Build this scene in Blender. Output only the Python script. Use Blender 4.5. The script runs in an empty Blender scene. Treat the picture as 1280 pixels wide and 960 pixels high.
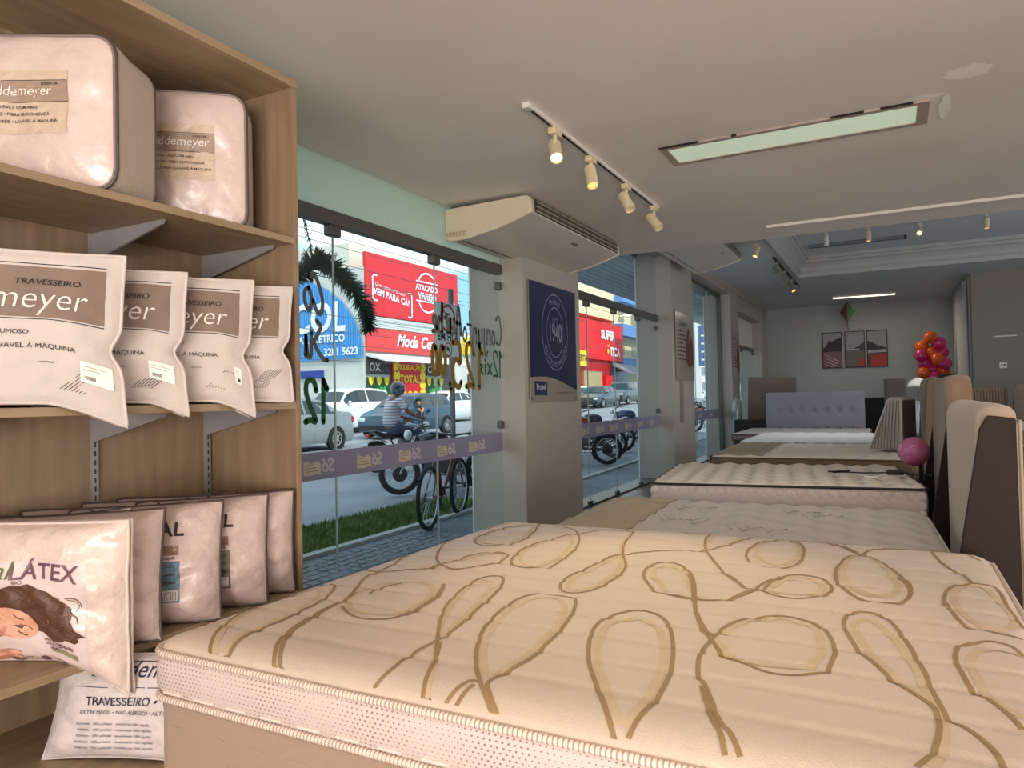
import bpy, math, random
from math import sin, cos, pi, radians, sqrt, exp
from mathutils import Vector, Matrix, noise
random.seed(7)
C = bpy.context.scene.collection
SC = bpy.context.scene

# ------------------------------------------------------------------ camera
EYE = 1.28
cam = bpy.data.cameras.new('camera'); cam.sensor_width = 36; cam.lens = 900/1280*36
cam.clip_start = .05; cam.clip_end = 400
co = bpy.data.objects.new('camera', cam); C.objects.link(co); SC.camera = co
dY = Vector((472, -8, 900)).normalized()          # world +Y seen from the camera (right, up, forward)
up = dY.cross(Vector((1, .02, 0))).normalized()
if up.y < 0: up = -up
dX = dY.cross(up)
if dX.x < 0: dX = -dX
m = Matrix(((dX.x, dX.y, -dX.z), (dY.x, dY.y, -dY.z), (up.x, up.y, -up.z))).to_4x4()
m.translation = (0, 0, EYE)
co.matrix_world = m

# ------------------------------------------------------------------ world, sun, lamps, exposure
SC.view_settings.view_transform = 'Standard'; SC.view_settings.look = 'None'
SC.view_settings.gamma = 1; SC.view_settings.use_curve_mapping = False
SC.view_settings.exposure = 0.35
def lin(c):
    c = c/255
    return c/12.92 if c <= .04045 else ((c+.055)/1.055)**2.4
def rgb(*c): return (lin(c[0]), lin(c[1]), lin(c[2]), 1)
w = bpy.data.worlds.new('sky'); SC.world = w; w.use_nodes = True
n = w.node_tree.nodes; l = w.node_tree.links; bg = n['Background']
tc = n.new('ShaderNodeTexCoord'); mp = n.new('ShaderNodeMapping'); mp.inputs['Scale'].default_value = (1, 1, 3.5)
nz = n.new('ShaderNodeTexNoise'); nz.inputs['Scale'].default_value = 2.6; nz.inputs['Detail'].default_value = 7
cr = n.new('ShaderNodeValToRGB')
cr.color_ramp.elements[0].position = .44; cr.color_ramp.elements[0].color = rgb(150, 200, 238)
cr.color_ramp.elements[1].position = .56; cr.color_ramp.elements[1].color = rgb(245, 250, 253)
l.new(tc.outputs['Generated'], mp.inputs[0]); l.new(mp.outputs[0], nz.inputs[0]); l.new(nz.outputs[0], cr.inputs[0])
l.new(cr.outputs[0], bg.inputs[0]); bg.inputs[1].default_value = 1.35
def lamp(name, kind, loc, energy, col, aim=None, **kw):
    d = bpy.data.lights.new(name, kind); d.energy = energy; d.color = col
    for k, v in kw.items(): setattr(d, k, v)
    o = bpy.data.objects.new(name, d); C.objects.link(o); o.location = loc
    if aim is not None: o.rotation_euler = (Vector(aim)-Vector(loc)).to_track_quat('-Z', 'Y').to_euler()
    return o
lamp('sun', 'SUN', (20, -5, 20), 2.85, (1, .95, .86), aim=(0, 2.5, .5), angle=radians(.6))
# added warm fill lamps behind and beside the camera, under added ceiling fittings
FILL_LAMPS = [(.9, -.9), (3.4, .4), (3.4, 3.9)]
for i, (x, y) in enumerate(FILL_LAMPS):
    lamp('ceiling_fill_light', 'AREA', (x, y, 2.79), (11, 7, 8)[i], (1, .80, .64), aim=(x, y, 0), shape='RECTANGLE', size=1.4, size_y=.5)
# added warm fill behind the camera, tilted up to brighten the near ceiling
lamp('rear_fill', 'AREA', (1.6, -3.9, .9), 430, (1, .87, .78), aim=(1.0, -1.6, 4), shape='RECTANGLE', size=3.2, size_y=2.2)
# added fill lamps in front of the solid right wall (beyond the picture)
lamp('right_fill_front', 'AREA', (5.95, 3.0, 1.5), 36, (1, .86, .76), aim=(-2, 3.5, 2.0), shape='RECTANGLE', size=3.6, size_y=2.0)
lamp('right_fill_back', 'AREA', (5.95, 12.0, 1.9), 100, (.78, .88, 1), aim=(-2, 13.5, 2.2), shape='RECTANGLE', size=5.5, size_y=2.2)
# the long panel in the near ceiling and the lit spots of the far room
lamp('panel_light', 'AREA', (-.5, 4.64, 2.82), 8, (1, .95, .86), aim=(-.5, 4.64, 0), shape='RECTANGLE', size=1.36, size_y=.28)
for p, e in (((-.23, 12.6, 3.60), 60), ((.48, 12.6, 3.6), 60), ((-1.69, 11.05, 3.25), 45), ((-1.64, 15.0, 3.25), 40)):
    lamp('far_spot_light', 'SPOT', p, e, (1, .92, .8), aim=(p[0], p[1]-.3, 0), spot_size=radians(110), spot_blend=.9, shadow_soft_size=.05)
lamp('right_fill_middle', 'AREA', (5.95, 7.4, 2.0), 40, (.92, .95, 1), aim=(-1.5, 7.2, .4), shape='RECTANGLE', size=2.4, size_y=1.6)  # added unseen fill from the right for the middle beds
lamp('far_tube_light', 'AREA', (-.48, 18.6, 3.44), 14, (1, .93, .78), aim=(-.48, 18.6, 0), shape='RECTANGLE', size=1.3, size_y=.1)

# ------------------------------------------------------------------ materials
MATS = {}
def M(name, col, rough=.6, metal=0, bump=None, var=None, emit=0, spec=.5, coat=0, stretch=(1, 1, 1), sheen=0):
    """procedural material; bump=(scale, strength), var=(scale, second colour, detail)"""
    if name in MATS: return MATS[name]
    mt = bpy.data.materials.new(name); mt.use_nodes = True; MATS[name] = mt
    n = mt.node_tree.nodes; l = mt.node_tree.links; b = n['Principled BSDF']
    b.inputs['Base Color'].default_value = rgb(*col); b.inputs['Roughness'].default_value = rough
    b.inputs['Metallic'].default_value = metal; b.inputs['Specular IOR Level'].default_value = spec
    b.inputs['Coat Weight'].default_value = coat; b.inputs['Coat Roughness'].default_value = .12
    b.inputs['Sheen Weight'].default_value = sheen
    if emit:
        b.inputs['Emission Color'].default_value = rgb(*col); b.inputs['Emission Strength'].default_value = emit
    if bump or var:
        tc = n.new('ShaderNodeTexCoord'); mp = n.new('ShaderNodeMapping'); mp.inputs['Scale'].default_value = stretch
        l.new(tc.outputs['Object'], mp.inputs[0])
    if var:
        z = n.new('ShaderNodeTexNoise'); z.inputs['Scale'].default_value = var[0]; z.inputs['Detail'].default_value = var[2] if len(var) > 2 else 4
        r = n.new('ShaderNodeValToRGB'); r.color_ramp.elements[0].position = .35; r.color_ramp.elements[1].position = .65
        r.color_ramp.elements[0].color = rgb(*col); r.color_ramp.elements[1].color = rgb(*var[1])
        l.new(mp.outputs[0], z.inputs[0]); l.new(z.outputs[0], r.inputs[0]); l.new(r.outputs[0], b.inputs['Base Color'])
    if bump:
        z = n.new('ShaderNodeTexNoise'); z.inputs['Scale'].default_value = bump[0]; z.inputs['Detail'].default_value = 4
        bp = n.new('ShaderNodeBump'); bp.inputs['Strength'].default_value = bump[1]; bp.inputs['Distance'].default_value = .01
        l.new(mp.outputs[0], z.inputs[0]); l.new(z.outputs[0], bp.inputs['Height']); l.new(bp.outputs[0], b.inputs['Normal'])
    return mt
def glass_mat(name, tint, refl=.07, milk=0, milkcol=(200, 215, 205)):
    mt = bpy.data.materials.new(name); mt.use_nodes = True; n = mt.node_tree.nodes; l = mt.node_tree.links
    n.clear(); o = n.new('ShaderNodeOutputMaterial'); t = n.new('ShaderNodeBsdfTransparent'); t.inputs[0].default_value = tint
    g = n.new('ShaderNodeBsdfGlossy'); g.inputs['Roughness'].default_value = .01
    mx = n.new('ShaderNodeMixShader'); mx.inputs[0].default_value = refl
    l.new(t.outputs[0], mx.inputs[1]); l.new(g.outputs[0], mx.inputs[2])
    out = mx
    if milk:
        d = n.new('ShaderNodeBsdfDiffuse'); d.inputs[0].default_value = rgb(*milkcol)
        tr = n.new('ShaderNodeBsdfTranslucent'); tr.inputs[0].default_value = rgb(*milkcol)
        a = n.new('ShaderNodeMixShader'); a.inputs[0].default_value = .55
        l.new(d.outputs[0], a.inputs[1]); l.new(tr.outputs[0], a.inputs[2])
        m2 = n.new('ShaderNodeMixShader'); m2.inputs[0].default_value = milk
        l.new(mx.outputs[0], m2.inputs[1]); l.new(a.outputs[0], m2.inputs[2]); out = m2
    l.new(out.outputs[0], o.inputs[0]); MATS[name] = mt; return mt
def wood(name, c1, c2, axis, rough=.45):
    st = [9, 9, 9]; st[axis] = .7
    return M(name, c1, rough, var=(3.2, c2, 8), stretch=tuple(st), bump=(14, .06))
def mathnode(n, l, op, a, b=None):
    k = n.new('ShaderNodeMath'); k.operation = op
    for i, s in enumerate((a, b)):
        if s is None: continue
        if isinstance(s, (int, float)): k.inputs[i].default_value = s
        else: l.new(s, k.inputs[i])
    return k.outputs[0]
def dotted(name, col, dot, pitch=.0135, rad=.17):
    """knitted border cloth with small dots, on upright faces"""
    mt = M(name, col, .75, bump=(400, .15)); n = mt.node_tree.nodes; l = mt.node_tree.links; b = n['Principled BSDF']
    tc = n.new('ShaderNodeTexCoord'); sp = n.new('ShaderNodeSeparateXYZ'); l.new(tc.outputs['Object'], sp.inputs[0])
    X = lambda op, a, b=None: mathnode(n, l, op, a, b)
    s = X('DIVIDE', X('ADD', sp.outputs[0], X('MULTIPLY', sp.outputs[1], -1)), pitch)
    t = X('DIVIDE', sp.outputs[2], pitch*.72)
    row = X('FLOOR', t); s2 = X('ADD', s, X('MULTIPLY', row, .5))
    a = X('SUBTRACT', X('FRACT', s2), .5); c = X('SUBTRACT', X('FRACT', t), .5)
    d = X('SQRT', X('ADD', X('MULTIPLY', a, a), X('MULTIPLY', c, c)))
    band = X('ADD', X('MULTIPLY', X('SINE', X('MULTIPLY', s, .28)), .05), rad)
    f = X('LESS_THAN', d, band)
    mx = n.new('ShaderNodeMix'); mx.data_type = 'RGBA'; mx.inputs[6].default_value = rgb(*col); mx.inputs[7].default_value = rgb(*dot)
    l.new(f, mx.inputs[0]); l.new(mx.outputs[2], b.inputs['Base Color'])
    return mt

# ------------------------------------------------------------------ mesh helpers
class MB:
    def __init__(s): s.v = []; s.f = []; s.mi = []; s.cm = 0; s.x = None
    def add(s, vs, fs):
        o = len(s.v)
        s.v += [tuple(s.x @ Vector(p)) if s.x is not None else tuple(p) for p in vs]
        for f in fs: s.f.append(tuple(i+o for i in f)); s.mi.append(s.cm)
        return s
    def box(s, x0, x1, y0, y1, z0, z1):
        return s.add([(x0,y0,z0),(x1,y0,z0),(x1,y1,z0),(x0,y1,z0),(x0,y0,z1),(x1,y0,z1),(x1,y1,z1),(x0,y1,z1)],
            [(0,3,2,1),(4,5,6,7),(0,1,5,4),(1,2,6,5),(2,3,7,6),(3,0,4,7)])
    def prism(s, poly, axis, a, b):
        n_ = len(poly)
        def P(p, t):
            q = [p[0], p[1]]; q.insert(axis, t); return tuple(q)
        return s.add([P(p, a) for p in poly]+[P(p, b) for p in poly],
            [tuple(range(n_))[::-1], tuple(range(n_, 2*n_))]+[(i, (i+1) % n_, n_+(i+1) % n_, n_+i) for i in range(n_)])
    def rings(s, R, closed_ring=True, cap=True, loop=False):
        n_ = len(R[0]); vs = [p for r in R for p in r]; fs = []
        K = len(R)
        for i in range(K if loop else K-1):
            j = (i+1) % K
            for k in range(n_ if closed_ring else n_-1):
                k2 = (k+1) % n_; fs.append((i*n_+k, i*n_+k2, j*n_+k2, j*n_+k))
        if cap and not loop: fs += [tuple(range(n_))[::-1], tuple(range((K-1)*n_, K*n_))]
        return s.add(vs, fs)
    def cyl(s, p0, p1, r0, r1=None, n=14, cap=True):
        return s.tube([p0, p1], [r0, r0 if r1 is None else r1], n, cap=cap)
    def tube(s, pts, r, n=8, loop=False, cap=True, flat=None, stripe=0):
        P = [Vector(p) for p in pts]; K = len(P); R = []
        nrm = None
        for i in range(K):
            a = P[(i-1) % K] if (loop or i > 0) else P[i]; b = P[(i+1) % K] if (loop or i < K-1) else P[i]
            t = (b-a).normalized() if (b-a).length > 1e-9 else Vector((0, 0, 1))
            if nrm is None:
                nrm = Vector((0, 0, 1)) if abs(t.z) < .9 else Vector((1, 0, 0))
            nrm = (nrm - t*nrm.dot(t))
            nrm = nrm.normalized() if nrm.length > 1e-6 else t.orthogonal().normalized()
            bn = t.cross(nrm); rr = r[i] if isinstance(r, (list, tuple)) else r
            R.append([tuple(P[i]+(nrm*cos(2*pi*k/n)*(flat or 1)+bn*sin(2*pi*k/n))*rr) for k in range(n)])
        k0 = len(s.mi); s.rings(R, True, cap, loop)
        if stripe:
            for i in range(k0, len(s.mi)): s.mi[i] = 1 if ((i-k0)//n) % stripe == 0 else 0
        return s
    def ball(s, c, r, nu=16, nv=10, half=False):
        if not isinstance(r, (list, tuple)): r = (r, r, r)
        R = []
        for j in range(1, nv):
            ph = -pi/2+pi*j/nv
            R.append([(c[0]+r[0]*cos(ph)*cos(2*pi*k/nu), c[1]+r[1]*cos(ph)*sin(2*pi*k/nu), c[2]+r[2]*sin(ph)) for k in range(nu)])
        return s.rings(R)
    def lathe(s, prof, c=(0, 0, 0), n=20, axis='z', cap=True):
        R = []
        for r, h in prof:
            ring = []
            for k in range(n):
                a = 2*pi*k/n; p = (r*cos(a), r*sin(a), h)
                if axis == 'x': p = (h, r*cos(a), r*sin(a))
                if axis == 'y': p = (r*sin(a), h, r*cos(a))
                ring.append((p[0]+c[0], p[1]+c[1], p[2]+c[2]))
            R.append(ring)
        return s.rings(R, True, cap)
    def grid(s, fn, nu, nv):
        vs = [tuple(fn(i/nu, j/nv)) for j in range(nv+1) for i in range(nu+1)]
        return s.add(vs, [(j*(nu+1)+i, j*(nu+1)+i+1, (j+1)*(nu+1)+i+1, (j+1)*(nu+1)+i) for j in range(nv) for i in range(nu)])
    def build(s, name, mat, parent=None, smooth=False, bevel=0, loc=None, label=None, seg=2):
        me = bpy.data.meshes.new(name); me.from_pydata(s.v, [], s.f)
        for m_ in (mat if isinstance(mat, (list, tuple)) else [mat]): me.materials.append(m_)
        me.polygons.foreach_set('material_index', s.mi)
        if smooth: me.polygons.foreach_set('use_smooth', [True]*len(s.f))
        me.update()
        o = bpy.data.objects.new(name, me); C.objects.link(o)
        if parent is not None: o.parent = parent
        if loc is not None: o.location = loc
        if label: o['label'] = label
        if bevel:
            b = o.modifiers.new('bevel', 'BEVEL'); b.width = bevel; b.segments = seg; b.limit_method = 'ANGLE'; b.angle_limit = .6
            w_ = o.modifiers.new('wn', 'WEIGHTED_NORMAL'); me.polygons.foreach_set('use_smooth', [True]*len(s.f))
        return o
def tag(o, label=None, cat=None, group=None, kind=None):
    if label: o['label'] = label
    if cat: o['category'] = cat
    if group: o['group'] = group
    if kind: o['kind'] = kind
    return o
def thing(name, label, cat, loc=(0, 0, 0), rz=0, group=None):
    o = bpy.data.objects.new(name, None); C.objects.link(o); o.location = loc; o.rotation_euler = (0, 0, rz)
    o.empty_display_size = .1
    return tag(o, label, cat, group)
def copy_tree(o, parent=None, first=True):
    c = o.copy(); C.objects.link(c)
    if parent is not None: c.parent = parent
    for ch in [x for x in C.objects if x.parent == o]: copy_tree(ch, c)
    return c
def dup(o, loc, rz=None, label=None, group=None):
    c = copy_tree(o); c.location = loc
    if rz is not None: c.rotation_euler = (0, 0, rz)
    if label: c['label'] = label
    if group: c['group'] = group
    return c
def S(o): o['kind'] = 'structure'; return o
TXT = {}
def text2d(s, size=.1, shear=0, bold=0, align='CENTER', xs=1):
    key = (s, shear, bold, align)
    if key not in TXT:
        cu = bpy.data.curves.new('t', 'FONT'); cu.body = s; cu.size = 1; cu.shear = shear; cu.offset = bold
        cu.align_x = align; cu.resolution_u = 3
        ob = bpy.data.objects.new('t', cu); C.objects.link(ob)
        bpy.context.view_layer.update()
        me = bpy.data.meshes.new_from_object(ob)
        TXT[key] = ([(v.co.x, v.co.y) for v in me.vertices], [tuple(p.vertices) for p in me.polygons])
        bpy.data.objects.remove(ob); bpy.data.meshes.remove(me); bpy.data.curves.remove(cu)
    vs, fs = TXT[key]
    return [(x*size*xs, y*size) for x, y in vs], fs
def put_text(mb, s, fn, size, **kw):
    vs, fs = text2d(s, size, **kw)
    mb.add([tuple(fn(x, y)) for x, y in vs], fs)
def smooth_path(P, n=5, closed=False):
    out = []; K = len(P); P = [Vector(p) for p in P]
    for i in range(K if closed else K-1):
        g = (lambda j: P[j % K]) if closed else (lambda j: P[min(max(j, 0), K-1)])
        p0, p1, p2, p3 = g(i-1), g(i), g(i+1), g(i+2)
        for k in range(n):
            t = k/n
            out.append(.5*((2*p1)+(p2-p0)*t+(2*p0-5*p1+4*p2-p3)*t*t+(3*p1-p0-3*p2+p3)*t**3))
    if not closed: out.append(P[-1])
    return out

# ================================================================== SETTING
XG, XP, XO = -3.135, -2.897, -3.45        # glass plane, inner and outer face of the pillars
PIL = [(-4.2, -.2), (5.77, 7.1), (10.78, 12.12), (15.42, 16.3), (19.5, 20.4)]
wallm = M('wall_paint', (172, 166, 156), .8, bump=(30, .04))
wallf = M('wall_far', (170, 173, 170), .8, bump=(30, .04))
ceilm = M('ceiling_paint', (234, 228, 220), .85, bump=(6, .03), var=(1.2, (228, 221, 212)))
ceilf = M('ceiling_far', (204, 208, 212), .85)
white = M('white_paint', (226, 222, 214), .5)
alu = M('grey_aluminium', (92, 90, 84), .4, .3)
# floor of dark wood planks
fl = M('floor_planks', (98, 88, 78), .35); n = fl.node_tree.nodes; l = fl.node_tree.links
tc = n.new('ShaderNodeTexCoord'); br = n.new('ShaderNodeTexBrick'); mp = n.new('ShaderNodeMapping'); mp.inputs['Rotation'].default_value = (0, 0, 0)
for k, v in (('Color1', rgb(104, 92, 80)), ('Color2', rgb(82, 73, 64)), ('Mortar', rgb(40, 36, 32))): br.inputs[k].default_value = v
br.inputs['Scale'].default_value = 1; br.inputs['Brick Width'].default_value = 1.2; br.inputs['Row Height'].default_value = .14; br.inputs['Mortar Size'].default_value = .006
l.new(tc.outputs['Object'], mp.inputs[0]); l.new(mp.outputs[0], br.inputs[0]); l.new(br.outputs[0], n['Principled BSDF'].inputs['Base Color'])
S(MB().box(XO, 6.3, -4.2, 20.7, -.12, 0).build('floor', fl))
S(MB().box(XO, 6.3, -4.2, 7.65, 2.84, 3.9).build('ceiling_front', ceilm))
# far ceiling around a raised tray
T0, T1, T2, T3 = -1.5, 5.2, 8.6, 14.9
b = MB()
b.box(XO, T0, 7.65, 20.7, 3.52, 4.3); b.box(T1, 6.3, 7.65, 20.7, 3.52, 4.3); b.box(T0, T1, T3, 20.7, 3.52, 4.3); b.box(T0, T1, 7.65, T2, 3.52, 4.3)
b.box(T0, T1, T2, T3, 3.86, 4.3)
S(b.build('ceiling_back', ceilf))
def frame_ring(d, z): return [(T0+d, T2+d, z), (T1-d, T2+d, z), (T1-d, T3-d, z), (T0+d, T3-d, z)]
prof = [(-.06, 3.52), (-.06, 3.50), (-.02, 3.49), (.0, 3.50), (.01, 3.56), (.05, 3.60), (.06, 3.66), (.11, 3.72), (.16, 3.75), (.17, 3.79), (.2, 3.80), (.21, 3.86)]
S(MB().rings([frame_ring(d, z) for d, z in prof], True, False).build('trim_1', M('cornice_paint', (176, 176, 174), .7)))
S(MB().box(-.98, 5.8, 7.03, 7.065, 2.815, 2.84).build('trim_2', white))
# cornice along the glass wall in the far room
S(MB().prism([(XP-.25, 3.52), (XP-.25, 3.38), (XP+.015, 3.44), (XP+.05, 3.52)], 1, 7.66, 20.4).build('trim_3', wallm))
# walls
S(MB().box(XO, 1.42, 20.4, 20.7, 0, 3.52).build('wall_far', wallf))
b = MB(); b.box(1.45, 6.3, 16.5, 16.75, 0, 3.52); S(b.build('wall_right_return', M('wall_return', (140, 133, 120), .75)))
S(MB().box(1.42, 1.6, 16.75, 20.7, 0, 3.52).build('wall_recess', wallf))
S(MB().box(6.1, 6.3, -4.2, 16.5, 0, 3.52).build('wall_right', wallm))
b = MB(); b.box(XO, 0, -4.2, -4.0, 0, 2.84); b.box(3.2, 6.3, -4.2, -4.0, 0, 2.84); b.box(0, 3.2, -4.2, -4.0, 2.7, 2.84)  # gap left for the added rear fill lamp
S(b.build('wall_back', wallm))
sidem = M('pillar_side', (205, 203, 198), .6, var=(1.5, (190, 188, 182)))
b = MB()
for a, c in PIL:
    b.box(XO, XP, a, c, 0, 2.84 if c < 7.65 else 3.52)
S(b.build('wall_left', wallm, bevel=.006))
S(MB().box(XO, XO+.1, 3.3, 3.31, 0, .01).build('trim_4', wallm))
b = MB(); b.box(XO, XP-.18, 7.1, 7.66, 2.84, 3.52); b.box(XO, XP, 12.12, 15.42, 3.36, 3.52); b.box(XO, XP-.02, 16.3, 19.5, 3.1, 3.52)
S(b.build('wall_left_lintel', wallm))
# baseboards
S(MB().box(XO, 1.42, 20.37, 20.4, 0, .1).build('baseboard_far', white)); S(MB().box(1.45, 6.1, 16.47, 16.5, 0, .1).build('baseboard_right', white))
# ---- windows: frameless glass with a beam
gl = glass_mat('shop_glass', (.93, .97, .96, 1), .05)
glm = glass_mat('frosted_glass', (.8, .93, .88, 1), .06, milk=.9, milkcol=(228, 240, 226))
def window(nm, y0, y1, beam, seams, top, upper=None, lowclips=()):
    root = S(thing(nm, None, None, (XG, (y0+y1)/2, 0)))
    del root['kind']; root['kind'] = 'structure'
    cy = (y0+y1)/2; Y = [y0]+list(seams)+[y1]
    for a, c in zip(Y, Y[1:]):
        MB().box(-.005, .005, a+.004-cy, c-.004-cy, .02, beam[0] if beam else top).build('pane', gl, root)
    if beam:
        MB().box(-.035, .035, y0-cy, y1-cy, beam[0], beam[1]).build('beam', alu, root, bevel=.004)
        U = [y0]+list(upper[1])+[y1]
        for a, c in zip(U, U[1:]):
            MB().box(-.005, .005, a+.003-cy, c-.003-cy, beam[1], top).build('upper_pane', upper[0], root)
    for y in seams:
        MB().box(-.006, .006, y-.004-cy, y+.004-cy, .02, beam[0] if beam else top).build('seam', M('seam_edge', (190, 205, 200), .2), root)
        if beam: MB().box(-.03, .03, y-.055-cy, y+.055-cy, beam[0]-.07, beam[0]+.005).build('patch_fitting', alu, root, bevel=.012)
        MB().box(-.02, .02, y-.05-cy, y+.05-cy, 0, .06).build('patch_fitting', alu, root, bevel=.008)
    MB().box(-.02, .02, y0-cy, y1-cy, 0, .022).build('sill_channel', alu, root)
    for z in lowclips:
        MB().box(-.03, .03, y1-.05-cy, y1-.0-cy, z-.035, z+.035).build('wall_clip', alu, root, bevel=.012)
    return root
BM = (2.405, 2.495)
window('window_1', -.2, 5.77, BM, [1.2, 2.37, 3.545, 4.705], 2.84, (glm, [.6, 2.37, 4.14]), (2.3, 1.04))
window('window_2', 7.1, 10.78, BM, [7.9, 8.85, 9.85], 3.52, (gl, [8.85]), (2.3, 1.04))
window('window_3', 12.12, 15.42, None, [13.2, 14.3], 3.36, None, ())
window('window_4', 16.3, 19.5, (2.35, 2.43), [17.9], 3.1, (M('white_panel', (215, 214, 208), .5), []), (2.3,))
# window 3 frame
b = MB(); b.box(XG-.04, XG+.04, 12.12, 15.42, 3.3, 3.36); b.box(XG-.04, XG+.04, 15.36, 15.42, 0, 3.3); b.box(XG-.04, XG+.04, 12.12, 12.17, 0, 3.3)
S(b.build('trim_5', alu))
# ---- purple film stripe with the shop's mark, seen from behind
film = M('purple_film', (140, 138, 166), .5)
gold = M('film_gold', (198, 190, 168), .5); silv = M('film_silver', (196, 190, 198), .5)
def stripe(y0, y1, marks, lab):
    cy = (y0+y1)/2
    t = thing('window_film_stripe', lab, 'window film', (XG+.007, cy, .8), 0, 'purple film stripes across the shop windows')
    MB().box(0, .001, y0-cy, y1-cy, 0, .17).build('film', film, t)
    for y in marks:
        y -= cy
        g = MB(); f = lambda a, c: (.0018, y+a, c)
        pts = [(-.13, .035), (-.05, .03), (-.02, .04), (.015, .035), (.015, .10), (-.02, .115), (-.06, .105), (-.13, .125)]
        g.add([f(*p) for p in pts], [tuple(range(len(pts)))])
        s_ = MB()
        put_text(s_, 'Só', lambda a, c: (.0024, y+.085-a, .045+c), .115, bold=.03, shear=.15)
        g.build('flag_mark', gold, t); s_.build('mark_lettering', silv, t)
        ln = MB()
        for q in range(3): ln.box(.002, .0026, y-.115, y-.005-.02*q, .055+.02*q, .059+.02*q)
        ln.build('flag_line', M('film_line', (130, 112, 90), .5), t)
    return t
stripe(1.6, 5.765, [3.38, 3.87, 4.33, 4.82, 5.3, 5.68][:5], 'purple-grey film stripe across the window beside the pillow shelves')
stripe(7.11, 10.775, [7.35, 7.75, 8.25, 8.75, 9.3, 9.85, 10.4], 'purple-grey film stripe across the window between the two pillars')
stripe(12.18, 15.35, [12.6, 13.5, 14.4], 'purple-grey film stripe on the tall glass beyond the second pillar')

# ---- hand-painted writing on the glass (painted to be read from the street)
def strokes(name, lab, paths, col, wdt, y0, z0, sc=1, group=None, xo=.012):
    """paths in reading coordinates (u to the right as read from outside); u grows towards -y? from outside +y is left"""
    b = MB()
    for P in paths:
        Q = smooth_path([(0, -u*sc, v*sc) for u, v in P], 5)
        K = len(Q); vs = []
        for i, p in enumerate(Q):
            t = (Q[min(i+1, K-1)]-Q[max(i-1, 0)]).normalized(); nn = Vector((0, -t.z, t.y))*wdt/2
            for s_ in (-1, 1):
                for xx in (0, .0016): vs.append(tuple(p+nn*s_+Vector((xx, 0, 0))))
        fs = []
        for i in range(K-1):
            a = i*4; c = a+4
            fs += [(a+1, a+3, c+3, c+1), (a, c, c+2, a+2), (a, a+1, c+1, c), (a+2, c+2, c+3, a+3)]
        fs += [(0, 2, 3, 1), (K*4-4, K*4-3, K*4-1, K*4-2)]
        b.add(vs, fs)
        for e in (Q[0], Q[-1]):
            b.lathe([(wdt/2, 0), (wdt/2, .0016)], (e.x, e.y, e.z), 10, 'x')
    o = b.build(name, M('paint_'+name+str(col[0]), col, .6), loc=(XG+xo, y0, z0))
    return tag(o, lab, 'painted lettering', group)
GP = 'hand painted offer on the shop window'
G1, G2, G3 = (98, 102, 99), (128, 100, 10), (10, 92, 40)
one = lambda u: [[(u, .78), (u+.13, 1.0)], [(u+.13, 1.0), (u+.15, 0)]]
two = lambda u: [[(u, .75), (u+.08, .97), (u+.28, .97), (u+.33, .72), (u+.2, .38), (u+.02, .03), (u+.2, .06), (u+.36, .02)]]
five = lambda u: [[(u+.34, .98), (u+.06, .96), (u+.03, .55), (u+.2, .62), (u+.34, .45), (u+.32, .15), (u+.12, .0), (u, .12)]]
zero = lambda u, k=.6: [[(u+.08, .9*k+.3), (u, .5*k+.3), (u+.06, .3), (u+.17, .34), (u+.2, .6*k+.3), (u+.15, .95*k+.3), (u+.08, .9*k+.3)]]
strokes('painted_price', 'gold hand-painted price 125,00 on the glass near the pillar', one(0)+two(.38)+five(.95)+[[(1.42, .1), (1.38, -.06)]]+zero(1.58)+zero(1.88), G2, .046, 5.41, 1.375, .37, GP)
strokes('painted_instalments', 'small green hand-painted 12xis at the pillar edge of the glass',
    one(0)+two(.3)+[[(.8, .5), (1.1, .1)], [(1.1, .5), (.8, .1)], [(1.3, .45), (1.3, .1)], [(1.3, .62), (1.3, .66)], [(1.66, .45), (1.5, .4), (1.64, .25), (1.5, .1)]], G3, .020, 5.76, 1.47, .23, GP)
cj = [[(.3, .88), (.12, 1.0), (0, .6), (.08, .15), (.3, .2)], [(.45, .5), (.38, .3), (.48, .12), (.58, .3), (.5, .52)], [(.68, .55), (.68, .12)], [(.68, .42), (.82, .55), (.88, .12)],
      [(1.02, .55), (1.02, 0), (.95, -.25), (.84, -.1)], [(1.14, .55), (1.16, .2), (1.3, .15), (1.34, .55), (1.36, .12)], [(1.48, .55), (1.48, .12)], [(1.48, .42), (1.62, .55), (1.68, .12)],
      [(1.84, .98), (1.82, .2), (1.92, .12)], [(1.74, .6), (1.96, .62)], [(2.08, .5), (2.0, .3), (2.1, .12), (2.2, .3), (2.12, .52)]]
strokes('painted_word', 'grey hand-painted script word Conjunto on the glass near the pillar', cj, G1, .022, 5.76, 1.72, .30, GP)
strokes('painted_script', 'grey hand-painted script overlapping the parking sign', [[(.0, .1), (.12, .9), (.25, .1)], [(.05, .4), (.25, .42)], [(.38, .5), (.36, .15), (.52, .12), (.54, .5)], [(.54, .5), (.57, .1)], [(.68, .1), (.68, .5), (.82, .5)], [(.95, .1), (.93, .9), (.98, .4), (1.1, .5), (1.1, .1), (.95, .12)], [(1.2, .2), (1.25, .5), (1.38, .4), (1.2, .15), (1.4, .1)]], G1, .034, 5.07, 1.78, .30, GP)
strokes('painted_number', 'thick green hand-painted 12 on the glass beside the shelves', one(0)+two(.38), G3, .038, 3.46, 1.155, .26, GP)
strokes('painted_initials', 'large grey hand-painted script letters C on the blue shop front', [[(.36, .80), (.30, 1.0), (.12, .80), (-.04, .35), (.02, .0), (.18, .05), (.3, .3)], [(.45, .62), (.36, .35), (.44, .05), (.58, .2), (.6, .5), (.46, .62)]], G1, .030, 3.42, 1.83, .24, GP)
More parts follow.
